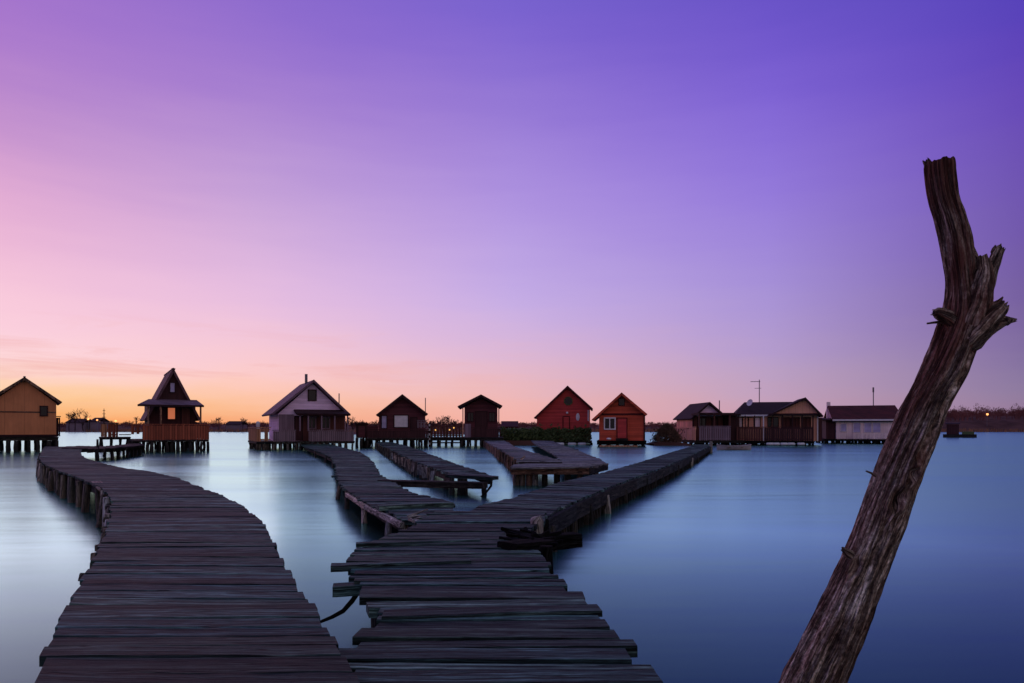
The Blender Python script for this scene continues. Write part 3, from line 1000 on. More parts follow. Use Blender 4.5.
MB().bar(at_z(519, 462, ZF + .02), at_z(562, 462, ZF + .02), .1, .14, segs=3, wob=.01).build('step_beam', 'beam', rootF)
for (x, y) in ((516, 468), (522, 468), (529, 468), (535, 468), (545, 468), (557, 468), (568, 467.5), (580, 467.5), (596, 466)):
    p = at_z(x, y, ZF - .05) + Vector((0, .08, 0))
    MB().tube([p, p + Vector((0, 0, -.3)), p + Vector((random.gauss(0, .03), 0, -1.2))], [.07, .075, .08], 8, .2).build('post', random.choice(['slat', 'beam', 'post']), rootF, True)
p = at_z(520, 459, ZF + .02)
MB().bar(p, p + Vector((.12, 0, .10)), .05, .05, segs=2).build('bleached_block', 'pale', rootF)

# --- footbridge from the left boardwalk to the steep roofed cabin
secE = [(at_z(*l, .5), at_z(*r, .5)) for l, r in (((62, 448.2), (66, 446)), ((90, 448.6), (92, 446)), ((108, 448.2), (108, 445.8)), ((126, 446.8), (124, 444.6)), ((142, 445), (138, 443)))]
rootE = thing('footbridge', 'low dark footbridge between the left boardwalk and the steep roofed cabin', 'footbridge')
lay_planks(secE, pitch=(.2, .28), jit=.02, thick=.16).build('planks', 'beam', rootE)
piles(secE, rootE, 1.1, 0, r=(.06, .08), top=-.05, mat='beam', start=1.6, pale=0, ymax=60)
piles(secE, rootE, 1.3, 1, r=(.06, .08), top=-.05, mat='beam', start=1.9, pale=0, ymax=60)
p = at_z(97.5, 447.5, .5)
MB().tube([p + Vector((0, 0, .35)), p], [.04, .05], 6).build('mooring_post', 'beam', rootE)

# --- stick hanging from the broken planks into the water
tag(MB().tube([at_y(361, 588, 4.0), at_y(352, 601, 4.0), at_y(343, 611, 4.05), at_y(332, 617, 4.1), at_y(318, 623, 4.2)], [.013, .014, .013, .011, .008], 8, .3).build('bent_stick', 'beam', None, True),
    'thin bent stick hanging between the two foreground boardwalks', 'stick')


# ------------------------------------------------------------------ dead trunk in the foreground
def build_trunk():
    Yt = 2.15
    prof = [(872, 716, 84), (780, 766, 78), (720, 795, 71), (683, 813, 66), (645, 830, 62), (603, 848, 55), (557, 866.5, 50), (524, 880, 50), (483, 893.5, 49), (445, 909, 50), (408, 923.5, 48),
            (384, 938, 49), (353, 951, 47), (330, 960, 46), (311, 964, 40), (292, 962.5, 31), (273, 961, 28), (254, 958.5, 31), (225, 953, 32), (197, 943, 28), (175, 940.5, 29), (164, 939.5, 29)]
    base = at_y(716, 872, Yt)
    root = thing('dead_trunk', 'bare weathered dead tree trunk leaning right out of the water in the foreground', 'dead tree', (base.x, base.y, 0))
    inv = Matrix.Translation((-base.x, -base.y, 0))
    yy = np.array([p[0] for p in prof][::-1], float)
    xx = np.array([p[1] for p in prof][::-1], float)
    ww = np.array([p[2] for p in prof][::-1], float)

    def smooth(tab, y):
        return np.mean([np.interp(y + o, yy, tab) for o in (-14, -7, 0, 7, 14)])
    NR, NA = 380, 150
    rows = np.linspace(872, 161, NR)
    cen, rad = [], []
    for y in rows:
        cen.append(at_y(smooth(xx, y), y, Yt + .05 * math.sin((872 - y) / 190)))
        rad.append(smooth(ww, y) / 2 / F * Yt)
    mb = MB()
    vs, fs, ws = [], [], []
    L = 0
    ta, tb = Vector((0, 0, 0)), Vector((5.2, 1.3, 7.7))
    for i in range(NR):
        d = (cen[min(i + 2, NR - 1)] - cen[max(i - 2, 0)]).normalized()
        s = d.cross(Vector((0, 1, 0))).normalized()
        s = Vector((s.x, s.y, s.z))
        u = s.cross(d)
        if i:
            L += (cen[i] - cen[i - 1]).length
        hr = abs(d.z)                      # horizontal width -> perpendicular width
        for j in range(NA):
            an = 2 * math.pi * j / NA + L * .35
            ca, sa = math.cos(an), math.sin(an)
            g1 = noise.noise(Vector((ca * 1.6, sa * 1.6, L * 1.1)))
            g2 = noise.noise(Vector((ca * 4.5, sa * 4.5, L * 2.0)) + tb)
            g3 = noise.noise(Vector((ca * 11, sa * 11, L * 3.2)) + tb * 2)
            g4 = noise.noise(Vector((ca * 7, sa * 7, L * 22)) + tb * 3)
            ridge = abs(g2)
            g5 = noise.noise(Vector((ca * 26, sa * 26, L * 9)) + tb * 5)
            k = 1 + .10 * g1 + .15 * (ridge - .22) + .11 * (abs(g3) - .2) + .035 * g4 + .035 * g5
            # deep spiral crack
            ck = abs(((an - 4.75 + .5 * math.sin(L * 2.3) + .25 * g4) + math.pi) % (2 * math.pi) - math.pi)
            if 180 < rows[i] < 760:
                k -= .36 * max(0, 1 - ck / .20) * (.65 + .35 * math.sin(L * 5))
            ck2 = abs(((an - 5.1 + .4 * math.sin(L * 3.1 + 1)) + math.pi) % (2 * math.pi) - math.pi)
            k -= .13 * max(0, 1 - ck2 / .10) * max(0, math.sin(L * 3.7))
            r = rad[i] * hr * k * .91
            if i > NR - 14:                # ragged sawn top
                r *= 1 - .10 * max(0, (i - NR + 5) / 5) ** 2
            # two knot holes
            for (ky, ka, kr) in ((497, 4.55, .020), (570, 4.0, .016), (470, 4.9, .012)):
                dd = math.hypot((rows[i] - ky) / F * Yt * .6, ((an % (2 * math.pi)) - ka) * rad[i])
                if dd < kr * 2.2:
                    r += .012 * math.exp(-((dd - kr * 1.3) / (kr * .5)) ** 2) - .022 * math.exp(-(dd / (kr * .7)) ** 2)
            zz = 0
            if i == NR - 1 or i == NR - 2:
                zz = .006 * g2 + .008 * noise.noise(Vector((ca * 2, sa * 2, 8)))
            p = cen[i] + (s * -ca + u * sa) * r + d * zz
            vs.append(inv @ p)
            ws.append((L, j / NA * 2 * math.pi * .07, 1.0))
    for i in range(NR - 1):
        for j in range(NA):
            a0, a1 = i * NA + j, i * NA + (j + 1) % NA
            fs.append((a0, a1, a1 + NA, a0 + NA))
    c0 = len(vs)
    vs.append(inv @ (cen[-1] - Vector((0, 0, .012))))
    ws.append((L, 0, 1.0))
    for j in range(NA):
        fs.append(((NR - 1) * NA + j, (NR - 1) * NA + (j + 1) % NA, c0))
    mb._add(vs, fs, ws, .5)
    mb.build('trunk', 'drift', root, True)

    # broken limbs
    def limb(path, name, n=20, spl=0, rg=.3):
        pts = [inv @ at_y(x, y, Yt + dy) for x, y, dy, _ in path]
        rr = [w / 2 / F * Yt for *_, w in path]
        # densify
        P, Q = [], []
        for i in range(len(pts) - 1):
            for k in range(6):
                t = k / 6
                P.append(pts[i].lerp(pts[i + 1], t))
                Q.append(rr[i] * (1 - t) + rr[i + 1] * t)
        P.append(pts[-1])
        Q.append(rr[-1])
        m = MB()
        vs, fs, ws = [], [], []
        nn = 36 if n > 10 else 8
        sd = random.random() * 50
        Ln = 0
        for i in range(len(P)):
            d = (P[min(i + 1, len(P) - 1)] - P[max(i - 1, 0)]).normalized()
            a1 = d.cross(Vector((.1, 1, .1))).normalized()
            a2 = a1.cross(d)
            if i:
                Ln += (P[i] - P[i - 1]).length
            for j in range(nn):
                an = 2 * math.pi * j / nn
                ca, sa = math.cos(an), math.sin(an)
                k = 1.0
                if n > 10:
                    k += .22 * noise.noise(Vector((ca * 1.7 + sd, sa * 1.7, Ln * 5))) + .30 * (abs(noise.noise(Vector((ca * 4 + sd, sa * 4, Ln * 4)))) - .2)
                    k += .12 * noise.noise(Vector((ca * 9 + sd, sa * 9, Ln * 26)))
                vs.append(P[i] + (a1 * ca + a2 * sa) * Q[i] * k + d * (.02 * noise.noise(Vector((ca * 3, sa * 3, sd))) if i > len(P) - 4 and n > 10 else 0))
                ws.append((Ln + sd, an * .035, 1.0))
        for i in range(len(P) - 1):
            for j in range(nn):
                a0, b0 = i * nn + j, i * nn + (j + 1) % nn
                fs.append((a0, b0, b0 + nn, a0 + nn))
        fs.append(tuple((len(P) - 1) * nn + j for j in range(nn)))
        m._add(vs, fs, ws, .5)
        if spl:
            dd = (P[-1] - P[-4]).normalized()
            for q in range(spl):
                st = P[-5] + Vector((random.gauss(0, 1), random.gauss(0, 1), random.gauss(0, 1))) * Q[-5] * .4
                en = st + (dd + Vector((random.gauss(0, .22), random.gauss(0, .22), random.gauss(0, .22)))) * random.uniform(.012, .036)
                m.tube([st, st.lerp(en, .5), en], [.011, .008, .001], 6, .3)
        return m.build(name, 'drift', root, True)
    limb([(956, 346, .035, 16), (966, 322, 0, 34), (975, 300, -.01, 30), (981, 280, -.02, 24), (983, 270, -.02, 17), (982, 258, -.02, 12)], 'broken_limb', spl=6)
    limb([(974, 305, 0, 24), (985, 286, .01, 16), (992, 268, .01, 12), (997, 255, .01, 11), (1000, 249, .01, 9)], 'broken_limb', spl=2)
    limb([(950, 354, .035, 16), (966, 338, 0, 34), (978, 326, -.01, 32), (990, 314, -.02, 24), (998, 309, -.02, 17), (1002, 304, -.02, 12)], 'broken_limb', spl=5)
    limb([(952, 350, .035, 12), (968, 337, 0, 22), (980, 331, 0, 20), (993, 326, -.02, 13), (1004, 323, -.02, 6), (1014, 321, -.02, 1.5)], 'broken_limb', spl=3)
    limb([(970, 328, .01, 14), (988, 322, 0, 14), (999, 318, .01, 10), (1008, 319, .01, 4)], 'broken_limb')
    limb([(956, 325, 0, 18), (948, 319, -.01, 15), (941, 315, -.02, 12), (937, 313, -.03, 9), (935, 313, -.03, 4)], 'knob')
    limb([(940, 322, -.01, 3), (934, 322.5, -.02, 2.4), (927, 323.5, -.02, 1.8)], 'twig', 8)
    limb([(876, 476, -.03, 3), (871, 473, -.03, 2.2), (866, 471, -.03, 1.5)], 'twig', 8)
    limb([(850, 555, -.02, 9), (846, 552, -.03, 7), (843.5, 550, -.035, 3)], 'knob', 14)
    limb([(944, 176, 0, 14), (930, 168, -.02, 9), (926, 161, -.02, 5)], 'broken_top', 12)


build_trunk()


# ------------------------------------------------------------------ cabins
class Cabin:
    def __init__(self, name, label, xc, Y, yaw=0.0, cat='cabin', group='cabins on stilts'):
        self.xc, self.Y = xc, Y
        a = math.atan((xc - 512) / F)
        self.kh = Y * math.cos(a) / F / math.cos(R(yaw))
        self.kv = Y / F
        self.root = thing(name, label, cat, ((xc - 512) / F * Y, Y, 0), -a + R(yaw), group)

    def x(self, px):
        return (px - self.xc) * self.kh

    def z(self, py):
        return H + (HOR - py) * self.kv

    def box(self, name, mat, x0, x1, y0, y1, d0, d1, parent=None):
        mb = MB().box(self.x(x0), self.x(x1), d0, d1, self.z(y1), self.z(y0))
        return mb.build(name, mat, parent or self.root)

    def gable(self, x0, x1, base, eave0, eave1, rx, ry, depth, mat, front=0.0, holes=()):
        poly = [(self.x(x0), self.z(base)), (self.x(x1), self.z(base)), (self.x(x1), self.z(eave1)), (self.x(rx), self.z(ry)), (self.x(x0), self.z(eave0))]
        return MB().prism(poly, front, depth).build('wall', mat, self.root)

    def roof(self, lx, ly, rx, ry, tx, ty, front, back, mat, th=.1, trim='trim', tw=.12):
        """two slopes from ridge pixel (tx,ty) to eave tips, running from depth front to back"""
        T = Vector((self.x(tx), 0, self.z(ty)))
        root = self.root
        mb = MB()
        for (ex, ey) in ((lx, ly), (rx, ry)):
            E = Vector((self.x(ex), 0, self.z(ey)))
            q = [Vector((T.x, front, T.z)), Vector((T.x, back, T.z)), Vector((E.x, back, E.z)), Vector((E.x, front, E.z))]
            if ex > tx:
                q = q[::-1]
            mb.slab(q, th)
        o = mb.build('roof', mat, root)
        mb = MB()
        for (ex, ey) in ((lx, ly), (rx, ry)):
            E = Vector((self.x(ex), 0, self.z(ey)))
            a = Vector((T.x, front - .035, T.z + .02))
            b = Vector((E.x, front - .035, E.z + .02))
            mb.slab([a, b, b + Vector((0, .03, 0)), a + Vector((0, .03, 0))], tw)
        mb.build('bargeboard', trim, o)
        return o

    def window(self, x0, x1, y0, y1, d, frame='trim', pane='glass', bars=1, fw=.06):
        X0, X1, Z0, Z1 = self.x(x0), self.x(x1), self.z(y1), self.z(y0)
        mb = MB()
        mb.box(X0 - fw, X1 + fw, d - .06, d + .02, Z1, Z1 + fw)
        mb.box(X0 - fw, X1 + fw, d - .08, d + .02, Z0 - fw, Z0)
        mb.box(X0 - fw, X0, d - .06, d + .02, Z0, Z1)
        mb.box(X1, X1 + fw, d - .06, d + .02, Z0, Z1)
        for i in range(bars):
            xm = X0 + (X1 - X0) * (i + 1) / (bars + 1)
            mb.box(xm - fw * .4, xm + fw * .4, d - .055, d + .02, Z0, Z1)
        fr = mb.build('window_frame', frame)
        w = MB().box(X0, X1, d - .02, d + .015, Z0, Z1).build('window', pane, self.root)
        fr.parent = w
        return w

    def door(self, x0, x1, y0, y1, d, mat, frame='trim'):
        X0, X1, Z0, Z1 = self.x(x0), self.x(x1), self.z(y1), self.z(y0)
        o = MB().box(X0, X1, d - .04, d + .02, Z0, Z1).build('door', mat, self.root)
        mb = MB()
        mb.box(X0 - .07, X0, d - .06, d + .02, Z0, Z1 + .07)
        mb.box(X1, X1 + .07, d - .06, d + .02, Z0, Z1 + .07)
        mb.box(X0, X1, d - .06, d + .02, Z1, Z1 + .07)
        mb.build('door_frame', frame, o)
        return o

    def deck(self, x0, x1, top, bot, d0, d1, mat='beam'):
        X0, X1 = self.x(x0), self.x(x1)
        Z0, Z1 = self.z(bot), self.z(top)
        mb = MB()
        mb.box(X0, X1, d0, d1, Z1 - .06, Z1)
        mb.box(X0 + .02, X1 - .02, d0 + .03, d0 + .12, Z0, Z1 - .063)
        mb.box(X0 + .02, X1 - .02, d1 - .12, d1 - .03, Z0, Z1 - .063)
        mb.box(X0 + .02, X0 + .11, d0 + .123, d1 - .123, Z0, Z1 - .063)
        mb.box(X1 - .11, X1 - .02, d0 + .123, d1 - .123, Z0, Z1 - .063)
        return mb.build('deck', mat, self.root)

    def stilts(self, x0, x1, top, rows, n, r=.07, mat='beam'):
        Z1 = self.z(top)
        for d in rows:
            for i in range(n):
                X = self.x(x0 + (x1 - x0) * (i + random.uniform(-.2, .2) * (0 < i < n - 1)) / (n - 1))
                rr = r * random.uniform(.8, 1.2)
                MB().tube([(X, d, Z1), (X + random.gauss(0, .03), d, Z1 * .4), (X + random.gauss(0, .05), d, -.6)], [rr, rr, rr * 1.1], 8, .15).build('stilt', mat, self.root, True)

    def railing(self, x0, x1, top, bot, d, mat='rail', pitch=.15, solid=.8, rails=True):
        X0, X1, Z0, Z1 = self.x(x0), self.x(x1), self.z(bot), self.z(top)
        mb = MB()
        X = X0
        while X < X1 - .02:
            w = pitch * solid
            mb.box(X, min(X + w, X1), d, d + .03, Z0 + random.uniform(0, .03), Z1 - .03 + random.uniform(-.02, .02))
            X += pitch
        mb.box(X0, X1, d + .033, d + .09, Z1 - .14, Z1 - .07)
        mb.box(X0, X1, d + .033, d + .09, Z0 + .1, Z0 + .17)
        if rails:
            mb.box(X0 - .03, X1 + .03, d - .03, d + .1, Z1, Z1 + .05)
        return mb.build('railing', mat, self.root)

    def side_railing(self, xpx, top, bot, d0, d1, mat='rail', pitch=.2, solid=.75):
        X, Z0, Z1 = self.x(xpx), self.z(bot), self.z(top)
        mb = MB()
        d = d0
        while d < d1 - .02:
            mb.box(X, X + .03, d, min(d + pitch * solid, d1), Z0 + random.uniform(0, .03), Z1 - .03)
            d += pitch
        mb.box(X + .033, X + .09, d0, d1, Z1 - .14, Z1 - .07)
        mb.box(X - .02, X + .09, d0, d1, Z1, Z1 + .05)
        return mb.build('railing', mat, self.root)

    def pole(self, name, x, y0, y1, d, r=.03, mat='metal', parent=None):
        return MB().tube([(self.x(x), d, self.z(y1)), (self.x(x), d, self.z(y0))], r, 8).build(name, mat, parent or self.root)


# 1 ochre cabin at the left edge
c = Cabin('cabin', 'ochre gabled cabin with a small dark window at the left edge', 24.5, dist(452), 0)
c.gable(-8, 57, 436.5, 403, 403, 24.5, 380, 4.0, 'yellow')
c.roof(-14, 401.8, 63, 401.8, 24.5, 377.5, -.25, 4.2, 'roofbrown', .09, 'slat', .14)
c.window(41, 47, 406.5, 415, 0, 'trim', 'glass', 0)
c.box('belt_board', 'slat', -8, 40, 411.4, 412.6, -.025, -.003)
c.box('belt_board', 'slat', 48, 57, 411.4, 412.6, -.025, -.003)
c.box('plinth', 'trim', -8.2, 57.2, 434.6, 436.6, -.03, -.004)
c.deck(-14, 59, 437.2, 440.5, -.7, 4.2)
c.stilts(-12, 57, 440.6, (-.6, 1.5, 3.9), 8, .1)
c.railing(57.3, 61.5, 416.5, 437, .5, 'trim', .12, .9)
MB().tube([(c.x(24.5), 1.5, c.z(378)), (c.x(24.5), 1.5, c.z(374.5))], .06, 8).build('vent_pipe', 'metal', c.root)

# 2 steep roofed cabin
c = Cabin('cabin', 'steep roofed brown cabin with a wide porch roof and a window showing sunset glow', 173, dist(451), 5)
poly = [(c.x(156.5), c.z(400)), (c.x(189.5), c.z(400)), (c.x(173), c.z(371))]
MB().prism(poly, 0, 5.0).build('gable_wall', 'dkbrown', c.root)
c.roof(145, 420, 201, 420, 173, 368.3, -.2, 5.2, 'roofbrown', .1, 'roofbrown', .13)
c.box('wall', 'dkbrown', 150, 196, 404, 439.8, .05, 4.8)
q = [Vector((c.x(137), -1.5, c.z(405.8))), Vector((c.x(201), -1.5, c.z(405.8))), Vector((c.x(197), -.02, c.z(399.5))), Vector((c.x(149), -.02, c.z(399.5)))]
o = MB().slab(q, .1).build('porch_roof', 'roofgrey', c.root)
MB().box(c.x(137), c.x(201), -1.56, -1.5, c.z(407.2), c.z(405.6)).build('fascia', 'trim', o)
for px in (147, 159, 198):
    c.box('porch_post', 'slat', px - .8, px + .8, 406.8, 425, -1.42, -1.30)
c.window(168, 175, 408, 419, .05, 'trim', 'sunsetglass', 0)
c.door(182, 190, 408, 439, .05, 'brown')
c.window(170.3, 174.6, 383, 392, 0, 'trim', 'glassblue', 0, .05)
c.deck(132, 205, 439.6, 441.4, -2.0, 5.0)
c.railing(141, 205, 425, 439.5, -1.98, 'rail', .16, .92)
c.railing(131.5, 140, 425, 434, -1.2, 'rail', .26, .5)
c.side_railing(204.6, 425, 439.5, -1.9, 4.0, 'rail')
c.stilts(133, 204, 441.5, (-1.9, -.3, 2, 4.8), 13, .075)
MB().slab([Vector((c.x(193), 1, c.z(420))), Vector((c.x(208), 1, c.z(424))), Vector((c.x(208), 3.5, c.z(424))), Vector((c.x(193), 3.5, c.z(420)))], .08).build('lean_to_roof', 'roofgrey', c.root)

# landing hut beside it
c = Cabin('slatted_stall', 'slatted timber stall on a landing left of the steep roofed cabin', 109, dist(450.5), 0, 'stall', None)
c.deck(99, 131, 437, 439.5, -.5, 1.6)
c.railing(101, 107, 423.5, 437, -.4, 'railpale', .16, .95)
c.railing(108, 117.5, 423.5, 437, -.4, 'rail', .2, .92)
c.box('side_panel', 'dkbrown', 116.5, 118, 423.5, 437, -.3, 1.4)
c.box('top_rail', 'slat', 99.5, 119, 422.6, 423.5, -.45, 1.4)
c.box('handrail', 'slat', 119, 131, 434.2, 435.2, -.4, -.3)
c.stilts(101, 129, 439.6, (-.4, 1.4), 4, .08)

# 3 lilac white cabin
c = Cabin('cabin', 'lilac white gabled cabin with a pipe chimney and panelled deck railing', 312.5, dist(449), 10)
c.gable(279, 346, 441, 414, 414, 312.5, 383.5, 4.6, 'lilac')
r_ = c.roof(271.5, 414.5, 350, 414.5, 312.5, 380.2, -.45, 4.9, 'roofgrey', .1, 'roofgrey', .12)
c.window(308.7, 315.6, 390.4, 400, 0, 'trim', 'glass', 0)
q = [Vector((c.x(294), -1.35, c.z(414))), Vector((c.x(346.5), -1.35, c.z(414))), Vector((c.x(346.5), -.03, c.z(409.5))), Vector((c.x(294), -.03, c.z(409.5)))]
MB().slab(q, .12).build('porch_roof', 'roofdark', c.root)
c.box('porch_wall', 'greywall', 279.6, 294, 414.6, 441, -.06, -.003)
c.box('porch_wall', 'brown', 303, 345.4, 414.5, 441, -.06, -.003)
c.door(295.5, 302, 417, 440.6, -.0, 'dkbrown')
for px in (297, 305, 318, 331, 344):
    c.box('porch_post', 'greywall', px - .6, px + .6, 414.8, 431, -1.25, -1.15)
c.window(308, 315, 417.5, 428, -.06, 'greywall', 'glass', 1)
c.window(322, 329, 417.5, 428, -.06, 'greywall', 'glass', 1)
c.deck(270, 350, 441, 443.2, -1.6, 4.9)
c.box('side_deck', 'beam', 257, 270, 441, 443.2, -.9, 4.5)
c.railing(271, 292, 430.5, 441, -1.58, 'greyrail', .15, .95)
c.railing(304.5, 349, 430.5, 441, -1.58, 'greyrail', .15, .95)
c.railing(257.5, 270, 428, 441, -.88, 'railpale', .42, .5)
c.side_railing(257, 428, 441, -.8, 4.4, 'railpale', .4, .5)
c.stilts(258, 268, 443.3, (-.8, 2, 4), 5, .07, 'post')
c.stilts(272, 348, 443.3, (-1.5, .5, 2.5, 4.6), 13, .07, 'post')
MB().tube([(c.x(310), 1.4, c.z(388)), (c.x(310), 1.4, c.z(372.6))], .09, 8).build('chimney', 'metal', r_)
c.pole('aerial', 343, 392, 413, 1.0, .035)

p = at_y(258, 440.7, dist(449) - .3)
tag(MB().tube([(p.x, p.y, p.z - .1), (p.x, p.y, p.z + .9), (p.x, p.y, p.z + 1.15), (p.x, p.y, p.z + 1.22)], [.10, .11, .13, .05], 10, .1).build('deck_post', 'white', None, True),
    'short white post at the left corner of the lilac white cabin side deck', 'post')

# 4 dark cabin with the large pale window
c = Cabin('cabin', 'dark gabled cabin with one large pale window', 402.3, dist(447.3), 0)
c.gable(379, 425.5, 438, 415, 415, 402.3, 397, 4.5, 'darkhouse')
c.roof(376.3, 415.2, 428, 414.2, 402.3, 394.6, -.4, 4.8, 'roofdark', .1, 'trim', .16)
c.window(394.5, 407.8, 415.5, 427, 0, 'trim', 'white', 0)  # flat white pane, the sky's reflection is put into its colour
c.window(382, 386.5, 416, 428, 0, 'trim', 'glassblue', 0, .05)
c.door(411, 416.5, 418, 437.7, 0, 'dkbrown')
c.railing(417, 426, 421, 428, -1.3, 'greyrail', .2, .6)
c.deck(367, 428.5, 437.8, 440, -1.5, 4.6)
c.railing(369, 428, 430, 437.8, -1.48, 'dkbrown', .16, .9)
c.stilts(369, 427, 440, (-1.4, .8, 3, 4.5), 9, .075)
c.pole('aerial', 426, 397, 413, 1.0, .03)
c.box('plank_screen', 'darkhouse', 367.5, 378, 426, 437.5, .2, .26)

# its privy
c = Cabin('privy', 'dark boarded privy standing in the water left of the dark gabled cabin', 361.5, dist(448), 0, 'privy', None)
c.box('wall', 'dkbrown', 356, 367.5, 424.2, 438, 0, .85)
MB().slab([Vector((c.x(355), -.15, c.z(423))), Vector((c.x(368.5), -.15, c.z(423))), Vector((c.x(368.5), 1, c.z(424))), Vector((c.x(355), 1, c.z(424)))], .05).build('roof', 'roofdark', c.root)
c.door(358.5, 365, 426, 437.5, 0, 'darkhouse')
c.stilts(357, 367, 438.2, (.06, .78), 3, .11)

# 5 small dark cabin
c = Cabin('cabin', 'narrow dark cabin with a low gable beside the lamp lit fence', 481, dist(446.6), 0)
c.gable(464.5, 497.5, 437.3, 407, 407, 481, 398, 4.0, 'darkhouse')
c.roof(457.8, 406.8, 502.3, 406.2, 481, 395, -.6, 4.3, 'roofdark', .1, 'trim', .16)
c.box('eave_post', 'peach', 462.6, 463.6, 408.5, 437, -.5, -.42)
c.box('eave_post', 'peach', 498.2, 499.2, 408.5, 424, -.5, -.42)
c.door(476, 486.5, 412, 437, 0, 'dkbrown')
c.window(468, 473, 413, 421, 0, 'trim', 'glass', 1)
c.window(489.5, 494.5, 413, 421, 0, 'trim', 'glass', 1)
c.box('gate', 'greywall', 465.3, 471.2, 424, 437, -1.5, -1.44)
c.deck(462, 503, 437.2, 440, -1.6, 4.2)
c.railing(472, 500, 428, 437, -1.58, 'dkbrown', .16, .85)
c.stilts(463, 501, 440, (-1.5, 1, 4), 7, .08)

# fence with lamps on a landing between cabins 4 and 5
c = Cabin('picket_landing', 'picket fenced landing between the two dark cabins', 446.5, dist(446.6) + .3, 0, 'landing', None)
c.deck(429.5, 462, 437.3, 440.5, -.4, 2)
c.railing(431, 461.5, 425.2, 437.3, -.35, 'brown', .22, .62)
c.box('low_beam', 'beam', 430.5, 462, 442, 443.3, -.3, -.2)
for px in (430.4, 446, 461.8):
    c.box('fence_post', 'slat', px - .5, px + .5, 424, 437.3, -.3, -.2)
c.stilts(431, 461, 440.6, (-.3, 1.8), 5, .09)
fence_c = c
def lamp_on(px, py, n, label):
    p = at_y(px, py, fence_c.Y - .55)
    t = thing('fence_lamp', label, 'lamp', p, 0, 'small lamps along the picket fence')
    MB().ball((0, 0, 0), .05, 10).build('bulb', 'lamp', t, True)
    MB().box(-.04, .04, .0, .16, -.12, -.078).build('bracket', 'metal', t)
for px, py, lb in ((435.5, 430, 'small lit lamp at the left end of the picket fence'), (449.6, 429.8, 'larger lit lamp at the middle of the picket fence'), (453.8, 427.8, 'small lit lamp raised just right of the middle fence lamp')):
    lamp_on(px, py, 0, lb)
p = at_y(429.3, 446, fence_c.Y - .6)
t = thing('marker_pole', 'white banded marker pole between the dark cabin and the picket fence', 'pole', (p.x, p.y, 0))
MB().tube([(0, 0, -.5), (0, 0, 1.7)], .06, 8).build('pole', 'trim', t)
for i in range(5):
    MB().tube([(0, 0, .15 + i * .33), (0, 0, .3 + i * .33)], .068, 8).build('band', 'white', t)

# small red roofed shed behind the hedge
c = Cabin('shed', 'low shed with a dark red roof behind the hedge', 509.5, 57, 0, 'shed', None)
c.box('wall', 'red', 502.5, 517, 426, 438, 0, 2)
q = [Vector((c.x(501), -.2, c.z(426.6))), Vector((c.x(518.5), -.2, c.z(426.6))), Vector((c.x(518.5), 1.6, c.z(420.9))), Vector((c.x(501), 1.6, c.z(420.9)))]
MB().slab(q, .1).build('roof', 'roofred', c.root)
c.door(507, 511.5, 428, 438, 0, 'trim')
c.stilts(503, 516, 438, (.2, 1.8), 3, .08)

# 6 red cabin
YR = dist(444.6)
c = Cabin('cabin', 'red gabled cabin with a round dark window and ivy over its lower wall', 567.7, YR, -2)
c.gable(536.7, 589.8, 441.8, 416.2, 408.5, 567.7, 388.6, 5.5, 'red')
c.roof(534, 417.9, 592.8, 408.8, 567.7, 386, -.35, 5.8, 'roofred', .1, 'roofred', .14)
mb = MB()
X, Z, rr = c.x(568.3), c.z(401), 4.2 * c.kv
oc = [(X + rr * math.cos(R(22.5 + 45 * i)), Z + rr * math.sin(R(22.5 + 45 * i))) for i in range(8)]
w_ = MB().prism(oc, -.03, .02).build('window', 'glass', c.root)
for i in range(8):
    a, b = oc[i], oc[(i + 1) % 8]
    mb.bar((a[0], -.05, a[1]), (b[0], -.05, b[1]), .07, .07, up=Vector((0, -1, 0)))
mb.build('window_frame', 'leaf', w_)
MB().ball((c.x(577.8), -.05, c.z(417)), 3.8 * c.kv, 14, (.5, .08, 1)).build('oval_plate', 'white', c.root, True)
MB().ball((c.x(567.2), -.12, c.z(412.9)), .1, 10).build('wall_lamp', 'white', c.root, True)
c.box('downpipe', 'white', 587.6, 588.6, 410, 421, -.12, -.02)
c.door(563.5, 569, 417, 441, 0, 'red', 'roofred')
c.deck(530, 592, 441.6, 443, -1.2, 5.6)
c.stilts(532, 591, 443, (-1, 2, 5.4), 7, .1)
red_c = c
for i, (px, lb) in enumerate(((560, 'white float under the left end of the red cabin deck'), (572, 'white float under the middle of the red cabin deck'), (582, 'white float under the right end of the red cabin deck'))):
    p = at_y(px, 443.4, YR - 1.5)
    o = MB().tube([(-.32, 0, 0), (-.27, 0, 0), (.27, 0, 0), (.32, 0, 0)], [.07, .12, .12, .07], 12).build('float', 'foam', None, True)
    o.location = (p.x, p.y, .07)
    tag(o, lb, 'float', 'white floats under the red cabin')

# ivy on it and hedge beside
def leaf_mass(name, mat, n, fn, s):
    mb = MB()
    for i in range(n):
        mb.leaf(fn(), s * random.uniform(.6, 1.3))
    return mb.build(name, mat)
def ivy_pt():
    while True:
        px, py = random.uniform(536, 591), random.uniform(424, 443)
        lim = 428.5 + 3.5 * noise.noise(Vector((px * .12, 1, 5)))
        if py > lim or random.random() < .03:
            break
    a = red_c.root.rotation_euler.z
    l = Vector((red_c.x(px), -random.uniform(.02, .35) * (1 + max(0, py - 434) * .12), red_c.z(py)))
    return red_c.root.location + Matrix.Rotation(a, 3, 'Z') @ l
tag(leaf_mass('ivy', 'leaf', 3600, ivy_pt, .11), 'dark ivy covering the lower wall of the red cabin', 'ivy')
def hedge_pt():
    px = random.uniform(500, 538)
    top = 428.4 + 2.2 * noise.noise(Vector((px * .2, 3, 5)))
    py = random.uniform(top, 442)
    Y = YR + random.uniform(-2.2, .8)
    return at_y(px, py, Y)
hd = leaf_mass('hedge', 'leaf', 4200, hedge_pt, .12)
